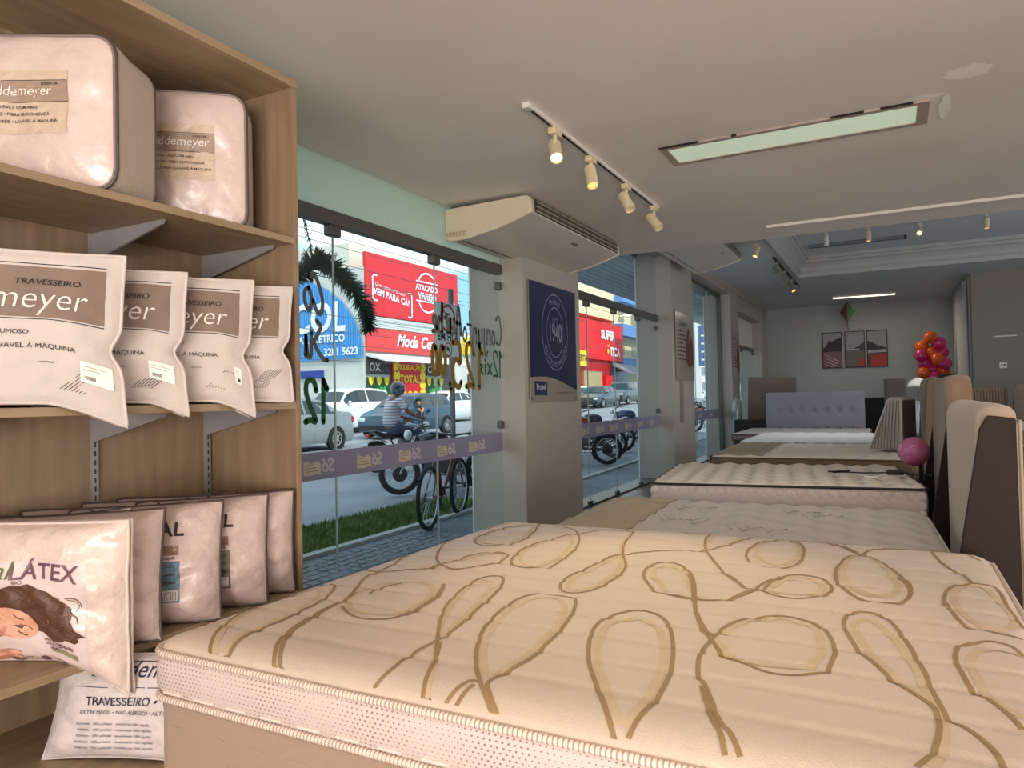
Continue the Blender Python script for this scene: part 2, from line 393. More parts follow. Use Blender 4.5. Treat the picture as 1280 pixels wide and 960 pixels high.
strokes('painted_scroll', 'grey hand-painted script stroke S low on the blue shop front', [[(.1, 1.0), (-.04, .85), (.1, .62), (.2, .45), (.05, .2), (-.14, .02), (-.28, .0)], [(.3, .7), (.33, .1), (.45, .12), (.5, .6)], [(.5, .6), (.52, .1)]], G1, .030, 3.40, 1.54, .24, GP)

# ---- far room: curtain, outlet, ceiling fittings
b = MB(); b.grid(lambda u, v: (1.405+.035*sin(u*70)*(.5+.5*sin(u*11+1))-.02, 16.85+u*3.2, .03+v*3.42), 160, 2)
cu = b.build('curtain', M('curtain_cloth', (214, 210, 202), .85), smooth=True); cu.modifiers.new('s', 'SOLIDIFY').thickness = .004
tag(cu, 'pale full-height curtain hanging in the recess at the far right', 'curtain')
t = thing('wall_outlet', 'white square wall outlet plate on the wall at right', 'outlet', (1.93, 16.5, 1.72))
MB().box(-.06, .06, -.012, 0, -.06, .06).build('plate', white, t, bevel=.004); MB().box(-.03, -.008, -.014, -.011, -.02, .02).build('socket', M('socket_dark', (60, 60, 60)), t); MB().box(.008, .03, -.014, -.011, -.02, .02).build('socket', MATS['socket_dark'], t)
for i, (x, w_) in enumerate([(1.8, .36), (2.38, .16)]):
    o = MB().box(0, w_, -.02, 0, 0, .025).build('wall_rail', white, loc=(x, 16.5, 2.26), bevel=.003)
    tag(o, ['long thin white rail on the right wall above the outlet', 'short thin white rail on the right wall near the picture edge'][i], 'rail', 'thin rails on the right wall')

# ================================================================== BEDS
def cmap(x, y, a, b, r):
    """square (x,y) in [-a,a]x[-b,b] to rounded rectangle"""
    ax, ay = abs(x)-(a-r), abs(y)-(b-r)
    if ax > 0 and ay > 0:
        k = max(ax, ay)/sqrt(ax*ax+ay*ay); ax *= k; ay *= k
        return (math.copysign(a-r+ax, x), math.copysign(b-r+ay, y))
    return (x, y)
def outline(a, b, r, step=.06, off=0):
    P = []
    nx, ny = max(4, int(2*a/step)), max(4, int(2*b/step))
    for i in range(nx): P.append((-a+2*a*i/nx, -b))
    for i in range(ny): P.append((a, -b+2*b*i/ny))
    for i in range(nx): P.append((a-2*a*i/nx, b))
    for i in range(ny): P.append((-a, b-2*b*i/ny))
    Q = [cmap(x, y, a, b, r) for x, y in P]
    if off: Q = [(x*(1+off/a), y*(1+off/b)) for x, y in Q]
    return Q
def top_surf(a, b, r, z, hf, edge=.09, drop=.035):
    def f(x, y):
        e = min(a-abs(x), b-abs(y)); X, Y = cmap(x, y, a, b, r)
        k = max(0, 1-e/edge)
        return Vector((X, Y, z-drop*(1-sqrt(max(0, 1-k*k)))+hf(X, Y)*min(1, e/.05)))
    return f
def ring_sweep(a, b, r, prof, step=.06):
    return [[(x, y, z) for x, y in outline(a, b, r, step, off)] for off, z in prof]
def mattress(root, a, b, r, z0, z1, hf, mats, nx=60, ny=60, pipe=.008, ridged=False, drop=.035, step=.06, edge=.09):
    """parts of a mattress centred on the root: border, piping, top; z1 is the height of the upper piping"""
    side, pipem, top = mats
    h = z1-z0
    bd = MB(); bd.rings(ring_sweep(a, b, r, [(-.01, z0), (.0, z0+.01), (.008, z0+h*.3), (.008, z0+h*.7), (0, z1-.01), (-.01, z1)], step), True, True)
    bo = bd.build('mattress_border', side, root, smooth=True)
    for z in (z0+.004, z1):
        P = outline(a, b, r, .0034 if ridged else .05, .004)
        if len(P) % 3: P = P[:len(P)-len(P) % 3]
        MB().tube([(x, y, z) for x, y in P], pipe, 8, loop=True, stripe=3 if ridged else 0).build('piping', [pipem, pipeg], root, smooth=True)
    f = top_surf(a, b, r, z1+drop, hf, edge, drop)
    tp = MB(); tp.grid(lambda u, v: f(-a+2*a*u, -b+2*b*v), nx, ny)
    return f, tp
def box_base(root, a, b, r, z0, z1, mat, name='bed_base'):
    return MB().rings(ring_sweep(a, b, r, [(-.006, z0), (0, z0+.01), (0, z1-.01), (-.006, z1)])).build(name, mat, root, smooth=False)
def feet(root, a, b, z, mat):
    for sx in (-1, 1):
        for sy in (-1, 1): MB().lathe([(.022, 0), (.03, z)], (sx*(a-.12), sy*(b-.12), 0), 12).build('foot', mat, root)
pipeg = M('piping_grey', (176, 150, 136), .6)
cream = M('mattress_cream', (211, 194, 178), .8, bump=(260, .25), sheen=.15)
swirl = M('mattress_swirl', (158, 132, 94), .85)
swirl2 = M('mattress_swirl_pale', (206, 186, 156), .85)
borderm = dotted('mattress_border_dotted', (212, 197, 192), (150, 126, 118))
pipem = M('piping_white', (232, 218, 206), .55)
basem = M('base_fabric_beige', (168, 144, 126), .9, bump=(300, .3), sheen=.2)
darkfoot = M('foot_dark', (40, 34, 30), .5)
# --- bed 1: big swirl mattress in front
BX, BY, BA, BB = -.70, 2.165, 1.005, .955
bed = thing('box_bed', 'large cream mattress with brown swirl pattern on a beige box base in front', 'bed', (BX, BY, 0), 0, 'display beds down the shop')
def chan(x, y):
    t = (y+BB)/.151; k = t-math.floor(t)
    d = min(k, 1-k)*.151
    return -.0065*exp(-(d/.012)**2)+.006*(1-(min(1, abs(x)/BA))**2)+.001*noise.noise(Vector((x*3, y*6, 2)))
f1, tp = mattress(bed, BA, BB, .075, .536, .652, chan, (borderm, pipem, cream), 90, 190, .0088, True, .036, .03, .11)
MATS_TOP = [cream, swirl, swirl2]
SW=[(0,[(-1439,1181),(-1497,1228),(-1544,1280),(-1589,1349),(-1629,1428),(-1659,1509),(-1653,1579),(-1660,1685),(-1678,1775),(-1644,1812),(-1592,1785),(-1547,1722),(-1513,1641),(-1493,1578),(-1488,1525),(-1470,1439),(-1471,1356),(-1450,1273),(-1429,1228),(-1408,1189)]),(1,[(-1449,1203),(-1506,1256),(-1565,1332),(-1613,1424),(-1651,1524),(-1661,1611),(-1652,1712),(-1598,1725),(-1558,1673),(-1522,1592),(-1485,1446),(-1485,1350),(-1465,1261),(-1431,1197)]),(0,[(-1235,1188),(-1287,1233),(-1341,1298),(-1379,1363),(-1409,1447),(-1435,1548),(-1450,1657),(-1473,1729),(-1537,1844),(-1573,1928),(-1582,2016),(-1603,2112),(-1659,2261),(-1695,2365)]),(0,[(-1222,1194),(-1274,1239),(-1329,1304),(-1376,1381),(-1397,1453),(-1432,1577),(-1446,1670),(-1470,1743)]),(0,[(-1408,1608),(-1335,1557),(-1281,1542),(-1233,1550),(-1199,1585),(-1194,1661),(-1209,1773),(-1236,1856),(-1269,1932)]),(1,[(-1362,1597),(-1410,1641),(-1456,1708),(-1470,1801),(-1453,1861),(-1392,1906),(-1321,1915),(-1263,1857),(-1220,1768),(-1216,1682),(-1213,1612),(-1264,1589),(-1322,1584),(-1362,1597)]),(0,[(-1422,1751),(-1435,1816),(-1403,1888)]),(0,[(-1681,2039),(-1618,1994),(-1557,1995),(-1501,2056),(-1447,2088),(-1431,2204)]),(0,[(-900,1315),(-940,1391),(-1014,1510),(-1096,1653),(-1149,1777),(-1186,1916),(-1202,2029),(-1180,2081),(-1140,2078),(-1095,1994),(-1057,1863),(-1043,1779),(-1005,1609),(-992,1504),(-991,1449),(-993,1403),(-989,1341),(-981,1279),(-985,1215),(-981,1171)]),(1,[(-1006,1497),(-1072,1626),(-1138,1782),(-1181,1931),(-1180,2016),(-1145,2012),(-1106,1938),(-1066,1802),(-1040,1698),(-1011,1571),(-989,1473),(-940,1391),(-885,1285),(-830,1176)]),(0,[(-977,1463),(-926,1369),(-881,1263),(-845,1190),(-821,1150)]),(0,[(-696,1218),(-752,1277),(-811,1356),(-874,1464),(-926,1583),(-957,1696),(-975,1809),(-970,1900),(-941,1948),(-884,1966),(-832,1949),(-794,1868),(-763,1744),(-743,1624),(-738,1555),(-729,1466),(-735,1404),(-750,1306),(-729,1265),(-679,1211)]),(1,[(-765,1316),(-815,1394),(-871,1496),(-916,1622),(-945,1740),(-948,1843),(-922,1910),(-868,1917),(-820,1856),(-791,1769),(-763,1639),(-757,1562),(-746,1465),(-755,1395),(-765,1316)]),(0,[(-805,1209),(-800,1254),(-789,1291),(-769,1297)]),(0,[(-780,1215),(-777,1254),(-773,1284)]),(0,[(-448,1219),(-476,1263),(-521,1341),(-593,1469),(-636,1572),(-671,1681),(-682,1780),(-666,1844),(-628,1900),(-576,1893),(-528,1840),(-488,1746),(-449,1614),(-423,1486),(-414,1360),(-420,1290),(-425,1227)]),(1,[(-448,1249),(-487,1315),(-534,1400),(-580,1488),(-628,1620),(-655,1739),(-639,1799),(-602,1835),(-559,1817),(-516,1750),(-475,1631),(-443,1488),(-433,1371),(-432,1293),(-439,1245)]),(0,[(-235,1235),(-261,1286),(-284,1317),(-315,1395),(-349,1479),(-371,1521),(-394,1639),(-392,1750),(-388,1824),(-366,1912),(-325,1967),(-266,2008),(-216,1997),(-170,1964),(-142,1886),(-125,1789),(-127,1721),(-134,1654),(-159,1625),(-195,1599),(-242,1593),(-301,1628),(-343,1649),(-390,1743),(-432,1821),(-476,1947),(-514,2077),(-561,2249),(-596,2343)]),(1,[(-378,1796),(-360,1879),(-318,1957),(-259,1990),(-198,1960),(-167,1891),(-152,1777),(-158,1706),(-174,1655),(-216,1639),(-264,1632),(-308,1645),(-347,1689),(-389,1759)]),(0,[(-259,1232),(-276,1279),(-301,1327),(-350,1463)]),(0,[(-584,2103),(-543,2082),(-484,2076),(-444,2096),(-403,2143),(-376,2217),(-350,2269),(-339,2358),(-314,2441),(-276,2479),(-223,2474),(-184,2424),(-167,2332),(-179,2279),(-222,2215),(-262,2191),(-318,2207),(-357,2242),(-401,2262),(-452,2349),(-479,2393)]),(1,[(-329,2286),(-313,2382),(-279,2445),(-231,2438),(-200,2379),(-197,2295),(-236,2248),(-288,2232),(-340,2244)]),(0,[(-168,2526),(-156,2423),(-130,2347),(-106,2288),(-70,2266),(-20,2271),(20,2288),(37,2396),(28,2502),(8,2586)]),(1,[(-142,2537),(-129,2435),(-93,2363),(-45,2321),(-10,2353),(6,2430),(-4,2541),(-17,2589)]),(0,[(-1660,3140),(-1653,2964),(-1645,2856),(-1688,2786),(-1692,2658),(-1637,2495),(-1528,2278),(-1444,2171),(-1374,2129),(-1324,2140),(-1292,2195),(-1261,2255),(-1261,2316),(-1290,2405),(-1347,2428),(-1389,2391),(-1415,2317),(-1416,2234),(-1442,2156),(-1452,2071)]),(1,[(-1623,3154),(-1621,3004),(-1615,2895)]),(1,[(-1244,2255),(-1290,2369),(-1337,2394),(-1380,2346),(-1406,2274),(-1412,2202)]),(0,[(-1573,3186),(-1511,3135),(-1435,2965),(-1386,2803),(-1359,2673),(-1368,2582),(-1413,2530),(-1465,2508),(-1529,2560),(-1571,2658),(-1580,2777),(-1563,2915),(-1511,2974),(-1431,3021),(-1319,2994),(-1227,2916),(-1148,2758),(-1092,2591),(-1066,2433),(-1055,2285),(-1096,2243),(-1142,2226),(-1205,2271),(-1250,2374),(-1279,2514),(-1278,2618),(-1253,2739),(-1225,2843),(-1181,2894),(-1139,2976),(-1074,3001),(-988,2986)]),(1,[(-1555,3193),(-1473,3033),(-1398,2750),(-1390,2625),(-1432,2564),(-1494,2574),(-1547,2667),(-1561,2835),(-1518,2948)]),(1,[(-1216,2823),(-1144,2673),(-1100,2491),(-1087,2354),(-1104,2274),(-1148,2269),(-1207,2339),(-1255,2466),(-1262,2604),(-1242,2756),(-1234,2864)]),(0,[(-1271,1931),(-1231,1859),(-1198,1756),(-1181,1606)]),(0,[(-988,2986),(-949,2751),(-891,2559),(-825,2398),(-801,2285),(-799,2147),(-811,2041),(-855,1990),(-901,2014),(-936,2101),(-942,2196),(-930,2307),(-919,2476),(-901,2555)]),(1,[(-993,2959),(-953,2729),(-889,2542),(-834,2362),(-819,2220),(-824,2072),(-861,2019),(-891,2043),(-917,2137),(-909,2254),(-903,2431),(-889,2542)]),(0,[(-978,3039),(-962,3165),(-905,3220)]),(0,[(-777,3035),(-749,3206)]),(0,[(-735,3038),(-710,3210)]),(0,[(-925,2491),(-876,2572),(-816,2627),(-755,2678),(-626,2735),(-591,2815),(-546,2935),(-516,3079),(-539,3197),(-606,3221),(-662,3163),(-680,3013),(-655,2849),(-616,2709),(-562,2573),(-507,2439),(-458,2347),(-407,2265)]),(1,[(-621,2745),(-649,2873),(-664,3090),(-615,3182),(-558,3141),(-557,2952),(-592,2822)]),(0,[(-641,2114),(-698,2217),(-734,2314),(-745,2416),(-715,2483),(-663,2472),(-609,2396),(-561,2276),(-510,2078),(-485,1983),(-445,1868),(-398,1779)]),(1,[(-609,2128),(-663,2232),(-709,2324),(-714,2407),(-683,2442),(-628,2388),(-584,2293),(-544,2156)]),(0,[(-635,2112),(-592,2088),(-529,2070),(-473,2077),(-425,2115),(-395,2197),(-372,2267),(-352,2365),(-326,2436)]),(0,[(-443,2590),(-474,2695),(-484,2839),(-460,2970),(-403,3048),(-343,3038),(-299,2895),(-289,2721),(-302,2602),(-349,2567),(-400,2570)]),(1,[(-455,2794),(-459,2909),(-421,3007),(-372,3035),(-320,2926),(-308,2747),(-335,2610),(-372,2594),(-422,2665),(-455,2794)]),(0,[(-497,3214),(-430,3192),(-383,3131),(-357,3033),(-300,3055),(-213,3049),(-154,2974),(-117,2896)]),(0,[(-205,3203),(-168,3067)]),(1,[(-172,3216),(-147,3138),(-104,3114)]),(0,[(-167,3057),(-203,3181)]),(1,[(-174,3193),(-147,3126),(-102,3144),(-35,3230)]),(0,[(-89,3063),(-29,3233)]),(0,[(-271,3049),(-217,3037),(-162,2963),(-110,2880),(-81,2966),(-44,3027),(9,3040),(83,3048),(130,3046),(196,3050),(244,3035),(263,2978)]),(0,[(-110,2880),(-145,2823),(-165,2707),(-172,2579),(-162,2448),(-132,2358),(-103,2286),(-66,2266),(-25,2266),(19,2286),(39,2394),(36,2512),(6,2631),(-27,2739),(-68,2827),(-101,2898)]),(1,[(-95,2872),(-134,2813),(-151,2686),(-149,2542),(-127,2421),(-93,2337),(-58,2300),(-25,2314),(0,2377),(5,2499),(-12,2623),(-42,2745),(-84,2848)]),(0,[(177,3247),(135,3147),(123,3020),(137,2885),(162,2756),(189,2697),(206,2595)]),(1,[(193,3236),(151,3154),(137,3040)]),(0,[(116,2286),(127,2432),(156,2533),(193,2579),(231,2596),(265,2600),(274,2534),(272,2388),(278,2292),(282,2205)]),(0,[(122,2322),(134,2213),(149,2131),(178,2109),(210,2090),(264,2088)]),(1,[(149,2267),(146,2368),(161,2485),(205,2574),(235,2547),(254,2432),(269,2304),(270,2228),(239,2143),(200,2126),(170,2169),(149,2267)]),(0,[(22,1294),(45,1351),(59,1434),(62,1506),(54,1556),(23,1608),(-11,1661),(-43,1742),(-78,1816),(-108,1941),(-119,2022),(-108,2112),(-73,2138),(-33,2121),(-10,2063),(11,1968),(26,1887),(37,1811),(50,1723),(56,1650),(66,1578),(78,1510),(101,1481),(122,1443),(136,1400),(144,1351)]),(1,[(43,1303),(54,1343),(63,1409),(68,1487),(59,1551),(40,1608),(1,1662),(-30,1748),(-58,1825),(-86,1951),(-92,2019),(-75,2064),(-48,2053),(-25,1992),(3,1900),(18,1825),(35,1746),(42,1671),(56,1598),(65,1553)]),(0,[(188,1522),(173,1580),(142,1655),(127,1674),(114,1803),(113,1868),(129,1957),(161,1984),(192,2011),(227,2002),(250,1964)]),(1,[(197,1569),(176,1605),(151,1659),(141,1765),(138,1835),(154,1909),(186,1947),(221,1957),(246,1934)]),]
def on1(X, Y, dz):
    x, y = X-BX, Y-BY
    x = min(max(x, -BA+.012), BA-.012); y = min(max(y, -BB+.012), BB-.012)
    p = f1(x, y)
    return (p.x, p.y, p.z+dz)
for pale, P in SW:
    Q = smooth_path([(x/1000, y/1000, 0) for x, y in P], 6)
    Q2 = [Q[0]]
    for p in Q[1:]:
        while (p-Q2[-1]).length > .02: Q2.append(Q2[-1]+(p-Q2[-1]).normalized()*.015)
        if (p-Q2[-1]).length > .004: Q2.append(p)
    Q = Q2; K = len(Q); vs = []; fs = []
    for i, p in enumerate(Q):
        t = (Q[min(i+1, K-1)]-Q[max(i-1, 0)]).normalized(); nn = Vector((-t.y, t.x, 0))
        wd = (.0070 if pale else .0040)*(1+.3*abs(t.y))
        for s_ in (-1, -.33, .33, 1):
            q = p+nn*wd*s_; vs.append(on1(q.x, q.y, .0011 if pale else .0016))
    for i in range(K-1):
        for j in range(3): a = i*4+j; fs.append((a, a+1, a+5, a+4))
    tp.cm = 2 if pale else 1; tp.add(vs, fs)
tp.build('mattress_top', MATS_TOP, bed, smooth=True)
bb_ = box_base(bed, BA-.004, BB-.004, .07, .06, .533, basem)
for k in range(18): MB().box(-BA+.07+k*.112, -BA+.13+k*.112, -BB-.0095, -BB, .556, .562).build('border_stitch', pipem, bed, bevel=.001)
for r_ in range(3):
    for k in range(16): MB().box(-BA+.08+k*.13+(r_ % 2)*.06, min(BA-.08, -BA+.14+k*.13+(r_ % 2)*.06), -BB+.0025, -BB+.01, .47-.06*r_, .474-.06*r_).build('base_stitch', basem, bed, bevel=.001)
feet(bed, BA, BB, .065, darkfoot)
# --- bed 2: grey pillow-top with throw and winged headboard
greym = M('mattress_greige', (194, 184, 176), .85, bump=(200, .2)); grside = M('mattress_side_grey', (200, 188, 178), .85)
def tuft(px, py, d, w_=.06, off=1):
    def h(x, y):
        s_ = x/px; t = y/py
        if off: s_, t = s_+t, s_-t
        a = abs(s_-round(s_)); c = abs(t-round(t))
        q_ = (sin(pi*a)**2+sin(pi*c)**2)/2
        return d*(q_-1)*1.0
    return h
bed2 = thing('box_bed', 'low greige pillow-top bed directly behind the swirl mattress', 'bed', (-.73, 4.02, 0), radians(2.5), 'display beds down the shop')
f2, tp2 = mattress(bed2, .93, .76, .12, .33, .55, tuft(.30, .24, .03), (grside, greym, greym), 110, 90, .007, False, .055, .06, .16)
tp2.build('mattress_top', greym, bed2, smooth=True)
box_base(bed2, .92, .75, .1, .06, .33, M('base_fabric_brown', (96, 72, 58), .9)); feet(bed2, .92, .75, .065, darkfoot)
for mx_, my_ in ((-.3, -.1), (.1, -.25), (.35, .3), (-.35, .35)):
    sw2 = MB()
    for k in range(7):
        P = [f2(mx_+.03*k-.09+t*.09*(1 if k % 2 else -1), my_+.14*t-.03*k*.4)+Vector((0, 0, .0015)) for t in (0, .3, .6, 1)]
        sw2.tube(P, .002, 4)
    sw2.build('feather_stitch', M('stitch_grey', (170, 160, 150), .9), bed2)
def throw_mb(f, x0, x1, yb, a, hang, colz=0, rib=.022, th=.008):
    """blanket across a mattress from its near to its far edge, hanging over the foot (-x side) when x0 < -a"""
    b_ = MB()
    def g(u, v):
        x = x0+(x1-x0)*u; y = -yb+2*yb*v
        ox = -a-x
        p = f(max(x, -a+.001), max(min(y, yb), -yb))
        w_ = .004*sin(2*pi*y/rib*.5)+.006*noise.noise(Vector((x*5, y*5, 3)))
        if ox > 0: return Vector((-a-.018+w_, p.y, f(-a+.02, y).z-ox+.004))
        return Vector((x, p.y, max(p.z, 0)+th+w_))
    b_.grid(g, 60, 150)
    return b_
thr = M('throw_taupe', (172, 156, 134), .95, bump=(180, .4))
o = throw_mb(f2, -1.15, -.5, .74, .93, .2).build('throw_blanket', thr, smooth=True, loc=(-.73, 4.02, 0)); o.rotation_euler = (0, 0, radians(2.5))
o.modifiers.new('s', 'SOLIDIFY').thickness = .006
tag(o, 'taupe ribbed throw over the foot of the greige bed', 'throw', 'taupe throws across bed feet')
# winged headboard
beige = M('headboard_beige', (182, 164, 146), .9, bump=(220, .2), sheen=.2); brown = M('headboard_brown', (36, 18, 13), .75, bump=(220, .15)); tan = M('headboard_tan', (140, 114, 95), .85, bump=(220, .2), sheen=.2)
def wing_headboard(label, loc, rz, length, ht, tk_top, tk_bot, face, side, r=.12, wing=1.0):
    t = thing('winged_headboard', label, 'headboard', loc, rz, 'tall winged headboards on the right')
    b = MB()     # padded front and top, running along y; front faces -x
    R = []
    N = 22
    for i in range(N+1):
        y = length*i/N
        e = min(y, length-y); dz = r*(1-sqrt(max(0, 1-(1-min(1, e/r))**2)))*.55
        H = ht-dz
        bul = .018*sin(pi*i/N)
        R.append([(-tk_top, y, .0), (-tk_top, y, H*.35), (-tk_top-bul, y, H*.62), (-tk_top-bul, y, H-.07), (-tk_top+.012, y, H-.025), (-tk_top+.045, y, H-.004), (-tk_top*.35, y, H), (-.012, y, H-.012), (0, y, H-.03), (0, y, 0)])
    b.rings(R).build('front_pad', face, t, smooth=True)
    H = (ht-r*.28)*wing
    for y0, y1 in ((-.022, 0.0), (length, length+.022)):
        MB().prism([(-.004, 0), (-tk_bot+.004, 0), (-tk_bot+.002, H*.35), (-(tk_top+(tk_bot-tk_top)*.55)+.004, H*.62), (-tk_top+.008, H-.06), (-tk_top+.035, H-.008), (-.01, H-.02)], 1, y0, y1).build('side_wing', side, t, bevel=.006, label='dark brown outer side of the headboard')
    MB().tube([(.004, -.012, .02), (.004, -.012, H-.03), (.004, length+.012, H-.03), (.004, length+.012, .02)], .005, 6).build('back_piping', face, t)
    return t
wing_headboard('nearest beige winged headboard with dark brown side', (.425, 3.275, 0), radians(0), 1.64, 1.22, .135, .24, beige, brown)
# --- bed 3: tufted white mattress, slightly turned
RZ3 = radians(7)
bed3 = thing('box_bed', 'white tufted mattress with black piping, third bed from the front', 'bed', (-.78, 6.08, 0), RZ3, 'display beds down the shop')
wt = M('mattress_white_tuft', (218, 208, 194), .85, bump=(150, .15)); ws = M('mattress_white_side', (214, 198, 192), .85); blk = M('piping_black', (22, 20, 22), .5)
f3, tp3 = mattress(bed3, .9, .76, .06, .40, .625, tuft(.30, .24, .05), (ws, blk, wt), 120, 100, .009, False, .03, .06, .06)
tp3.build('mattress_top', wt, bed3, smooth=True)
q = MB()
for z in (.455, .515, .575):
    for k in range(27): q.ball((-.88+k*.067, -.764, z), (.031, .006, .034), 10, 8)
    for k in range(22): q.ball((-.904, -.72+k*.067, z), (.006, .031, .034), 10, 8)
q.build('border_tuft', ws, bed3, smooth=True)
box_base(bed3, .89, .75, .05, .06, .40, M('base_fabric_light', (170, 156, 146), .9)); feet(bed3, .89, .75, .065, darkfoot)
hb3 = wing_headboard('tall tan winged headboard behind the nearest beige one', (.465, 5.42, 0), 0, 1.62, 1.375, .15, .25, tan, brown, .08, .80)
# --- bed 4 cream, bed 5 pale blue-white, bed 6 grey
bed4 = thing('box_bed', 'cream mattress with taupe throw and wrapped wedge on it', 'bed', (-.76, 8.65, 0), radians(1), 'display beds down the shop')
cr4 = M('mattress_cream_far', (228, 218, 202), .85, bump=(60, .2))
f4, tp4 = mattress(bed4, .95, .95, .08, .5, .615, tuft(.22, .22, .024), (M('mattress_side_tan', (128, 108, 84), .85), M('piping_tan', (112, 92, 70)), cr4), 90, 90, .007, False, .04, .06, .08)
tp4.build('mattress_top', cr4, bed4, smooth=True); box_base(bed4, .94, .94, .06, .06, .5, M('base_fabric_brown', (0, 0, 0))); feet(bed4, .94, .94, .065, darkfoot)
o = throw_mb(f4, -1.12, -.42, .92, .95, .3).build('throw_blanket', thr, smooth=True, loc=(-.76, 8.65, 0)); o.rotation_euler = (0, 0, radians(1)); o.modifiers.new('s', 'SOLIDIFY').thickness = .006
tag(o, 'taupe ribbed throw over the foot of the cream bed under the wrapped wedge', 'throw', 'taupe throws across bed feet')
bed5 = thing('box_bed', 'pale blue-white mattress behind the cream bed', 'bed', (-.78, 10.75, 0), 0, 'display beds down the shop')
bl5 = M('mattress_bluewhite', (214, 220, 222), .8, bump=(60, .15))
f5, tp5 = mattress(bed5, .98, .98, .08, .5, .64, tuft(.3, .3, .008), (bl5, bl5, bl5), 60, 60, .007, False, .035)
tp5.build('mattress_top', bl5, bed5, smooth=True); box_base(bed5, .96, .96, .06, .06, .5, blk, 'bed_base'); feet(bed5, .96, .96, .065, darkfoot)
bed6 = thing('box_bed', 'grey ribbed mattress in front of the lavender headboard', 'bed', (-1.32, 13.2, 0), 0, 'display beds down the shop')
g6 = M('mattress_grey_ribbed', (168, 166, 166), .85)
rib = lambda x, y: -.012*(sin(x*2*pi/.14)**2)
f6, tp6 = mattress(bed6, 1.02, .98, .06, .5, .6, rib, (M('mattress_grey_side', (142, 130, 124), .85), M('piping_brown', (96, 84, 78)), g6), 120, 30, .008, False, .03)
tp6.build('mattress_top', g6, bed6, smooth=True); box_base(bed6, 1.0, .96, .05, .06, .5, M('base_grey_brown', (110, 98, 92), .9)); feet(bed6, 1., .96, .065, darkfoot)
# headboards of the far end
def tufted_board(name, label, loc, rz, w_, h, t_, mat, cols, rows, z0, tilt=0, group='headboards standing at the far end'):
    t = thing(name, label, 'headboard', loc, rz, group)
    def fr(u, v):
        x = -w_/2+w_*u; z = z0+(h-z0)*v
        e = min(u*w_, (1-u)*w_, v*(h-z0), (1-v)*(h-z0)); dd = .03*(1-exp(-e/.03))
        if cols:
            for i in range(cols):
                for j in range(rows):
                    cx = -w_/2+w_*(i+1)/(cols+1); cz = z0+(h-z0)*(j+1)/(rows+1.0)
                    dd -= .040*exp(-((x-cx)**2+(z-cz)**2)/.0022)+.006*exp(-((x-cx)**2)/.0004)*(abs(z-cz) < .1)
        return Vector((x, -t_/2-dd, z))
    b = MB(); b.grid(fr, 90 if cols else 16, 44 if cols else 16); b.build('front_pad', mat, t, smooth=True)
    MB().box(-w_/2, w_/2, -t_/2, t_/2, z0, h).build('frame', mat, t, bevel=.01)
    if z0 > .1:
        for s_ in (-1, 1): MB().box(s_*w_*.4-.03, s_*w_*.4+.03, -t_/2+.01, t_/2-.01, 0, z0).build('leg', darkfoot, t)
    if cols:
        bt = MB()
        for i in range(cols):
            for j in range(rows): bt.ball((-w_/2+w_*(i+1)/(cols+1), -t_/2-.008, z0+(h-z0)*(j+1)/(rows+1.0)), (.014, .008, .014), 8, 6)
        bt.build('button', mat, t, smooth=True)
    return t
tufted_board('tufted_headboard', 'wide lavender-grey button-tufted headboard below the three pictures', (-1.24, 14.35, 0), radians(0), 1.68, 1.28, .07, M('headboard_lavender', (150, 147, 160), .85), 7, 2, .2)
tb = tufted_board('plain_headboard', 'brown headboard tilted behind the lavender one at left', (-2.17, 15.4, 0), radians(-4), .92, 1.6, .08, M('headboard_mocha', (112, 94, 84), .8), 0, 0, .25); tb.rotation_euler = (radians(-3), radians(1.5), radians(-4))
tufted_board('plain_headboard', 'narrow dark grey upholstered board standing left of the lampshade', (.08, 14.6, 0), 0, .34, 1.49, .08, M('headboard_grey', (100, 94, 86), .85), 0, 0, .02)
hb4 = wing_headboard('slim tan headboard edge just behind the tall tan one', (.44, 8.3, 0), 0, 1.5, 1.41, .12, .16, tan, tan, .05)
o = MB(); o.box(-.5, .5, -.2, .2, .02, 1.12); o.box(-.52, .52, -.22, .22, 1.12, 1.14)
tag(o.build('black_cabinet', M('black_lacquer', (14, 13, 14), .5), loc=(-.35, 16.9, 0), bevel=.005), 'black cabinet behind the lavender headboard on its right', 'cabinet')
o = MB(); o.box(-.45, .45, -.3, .3, .0, .76)
tag(o.build('black_bench', MATS['black_lacquer'], loc=(-2.25, 14.75, 0), bevel=.01), 'black box base under the tilted brown headboard', 'bed base')
# clear-wrapped roll by the far window
t = thing('wrapped_bolster', 'plastic-wrapped upright bolster beside the tilted brown headboard', 'bolster', (-2.74, 15.0, 0))
plas = M('crinkled_plastic', (150, 150, 150), .15, bump=(25, .9), coat=.6)
MB().lathe([(.02, 0.0), (.09, .03), (.1, .3), (.105, .9), (.09, 1.12), (.02, 1.2)], (0, 0, 0), 18).build('roll', plas, t, smooth=True)
MB().lathe([(.015, 1.19), (.035, 1.24), (.005, 1.26)], (0, 0, 0), 10).build('tied_end', plas, t)
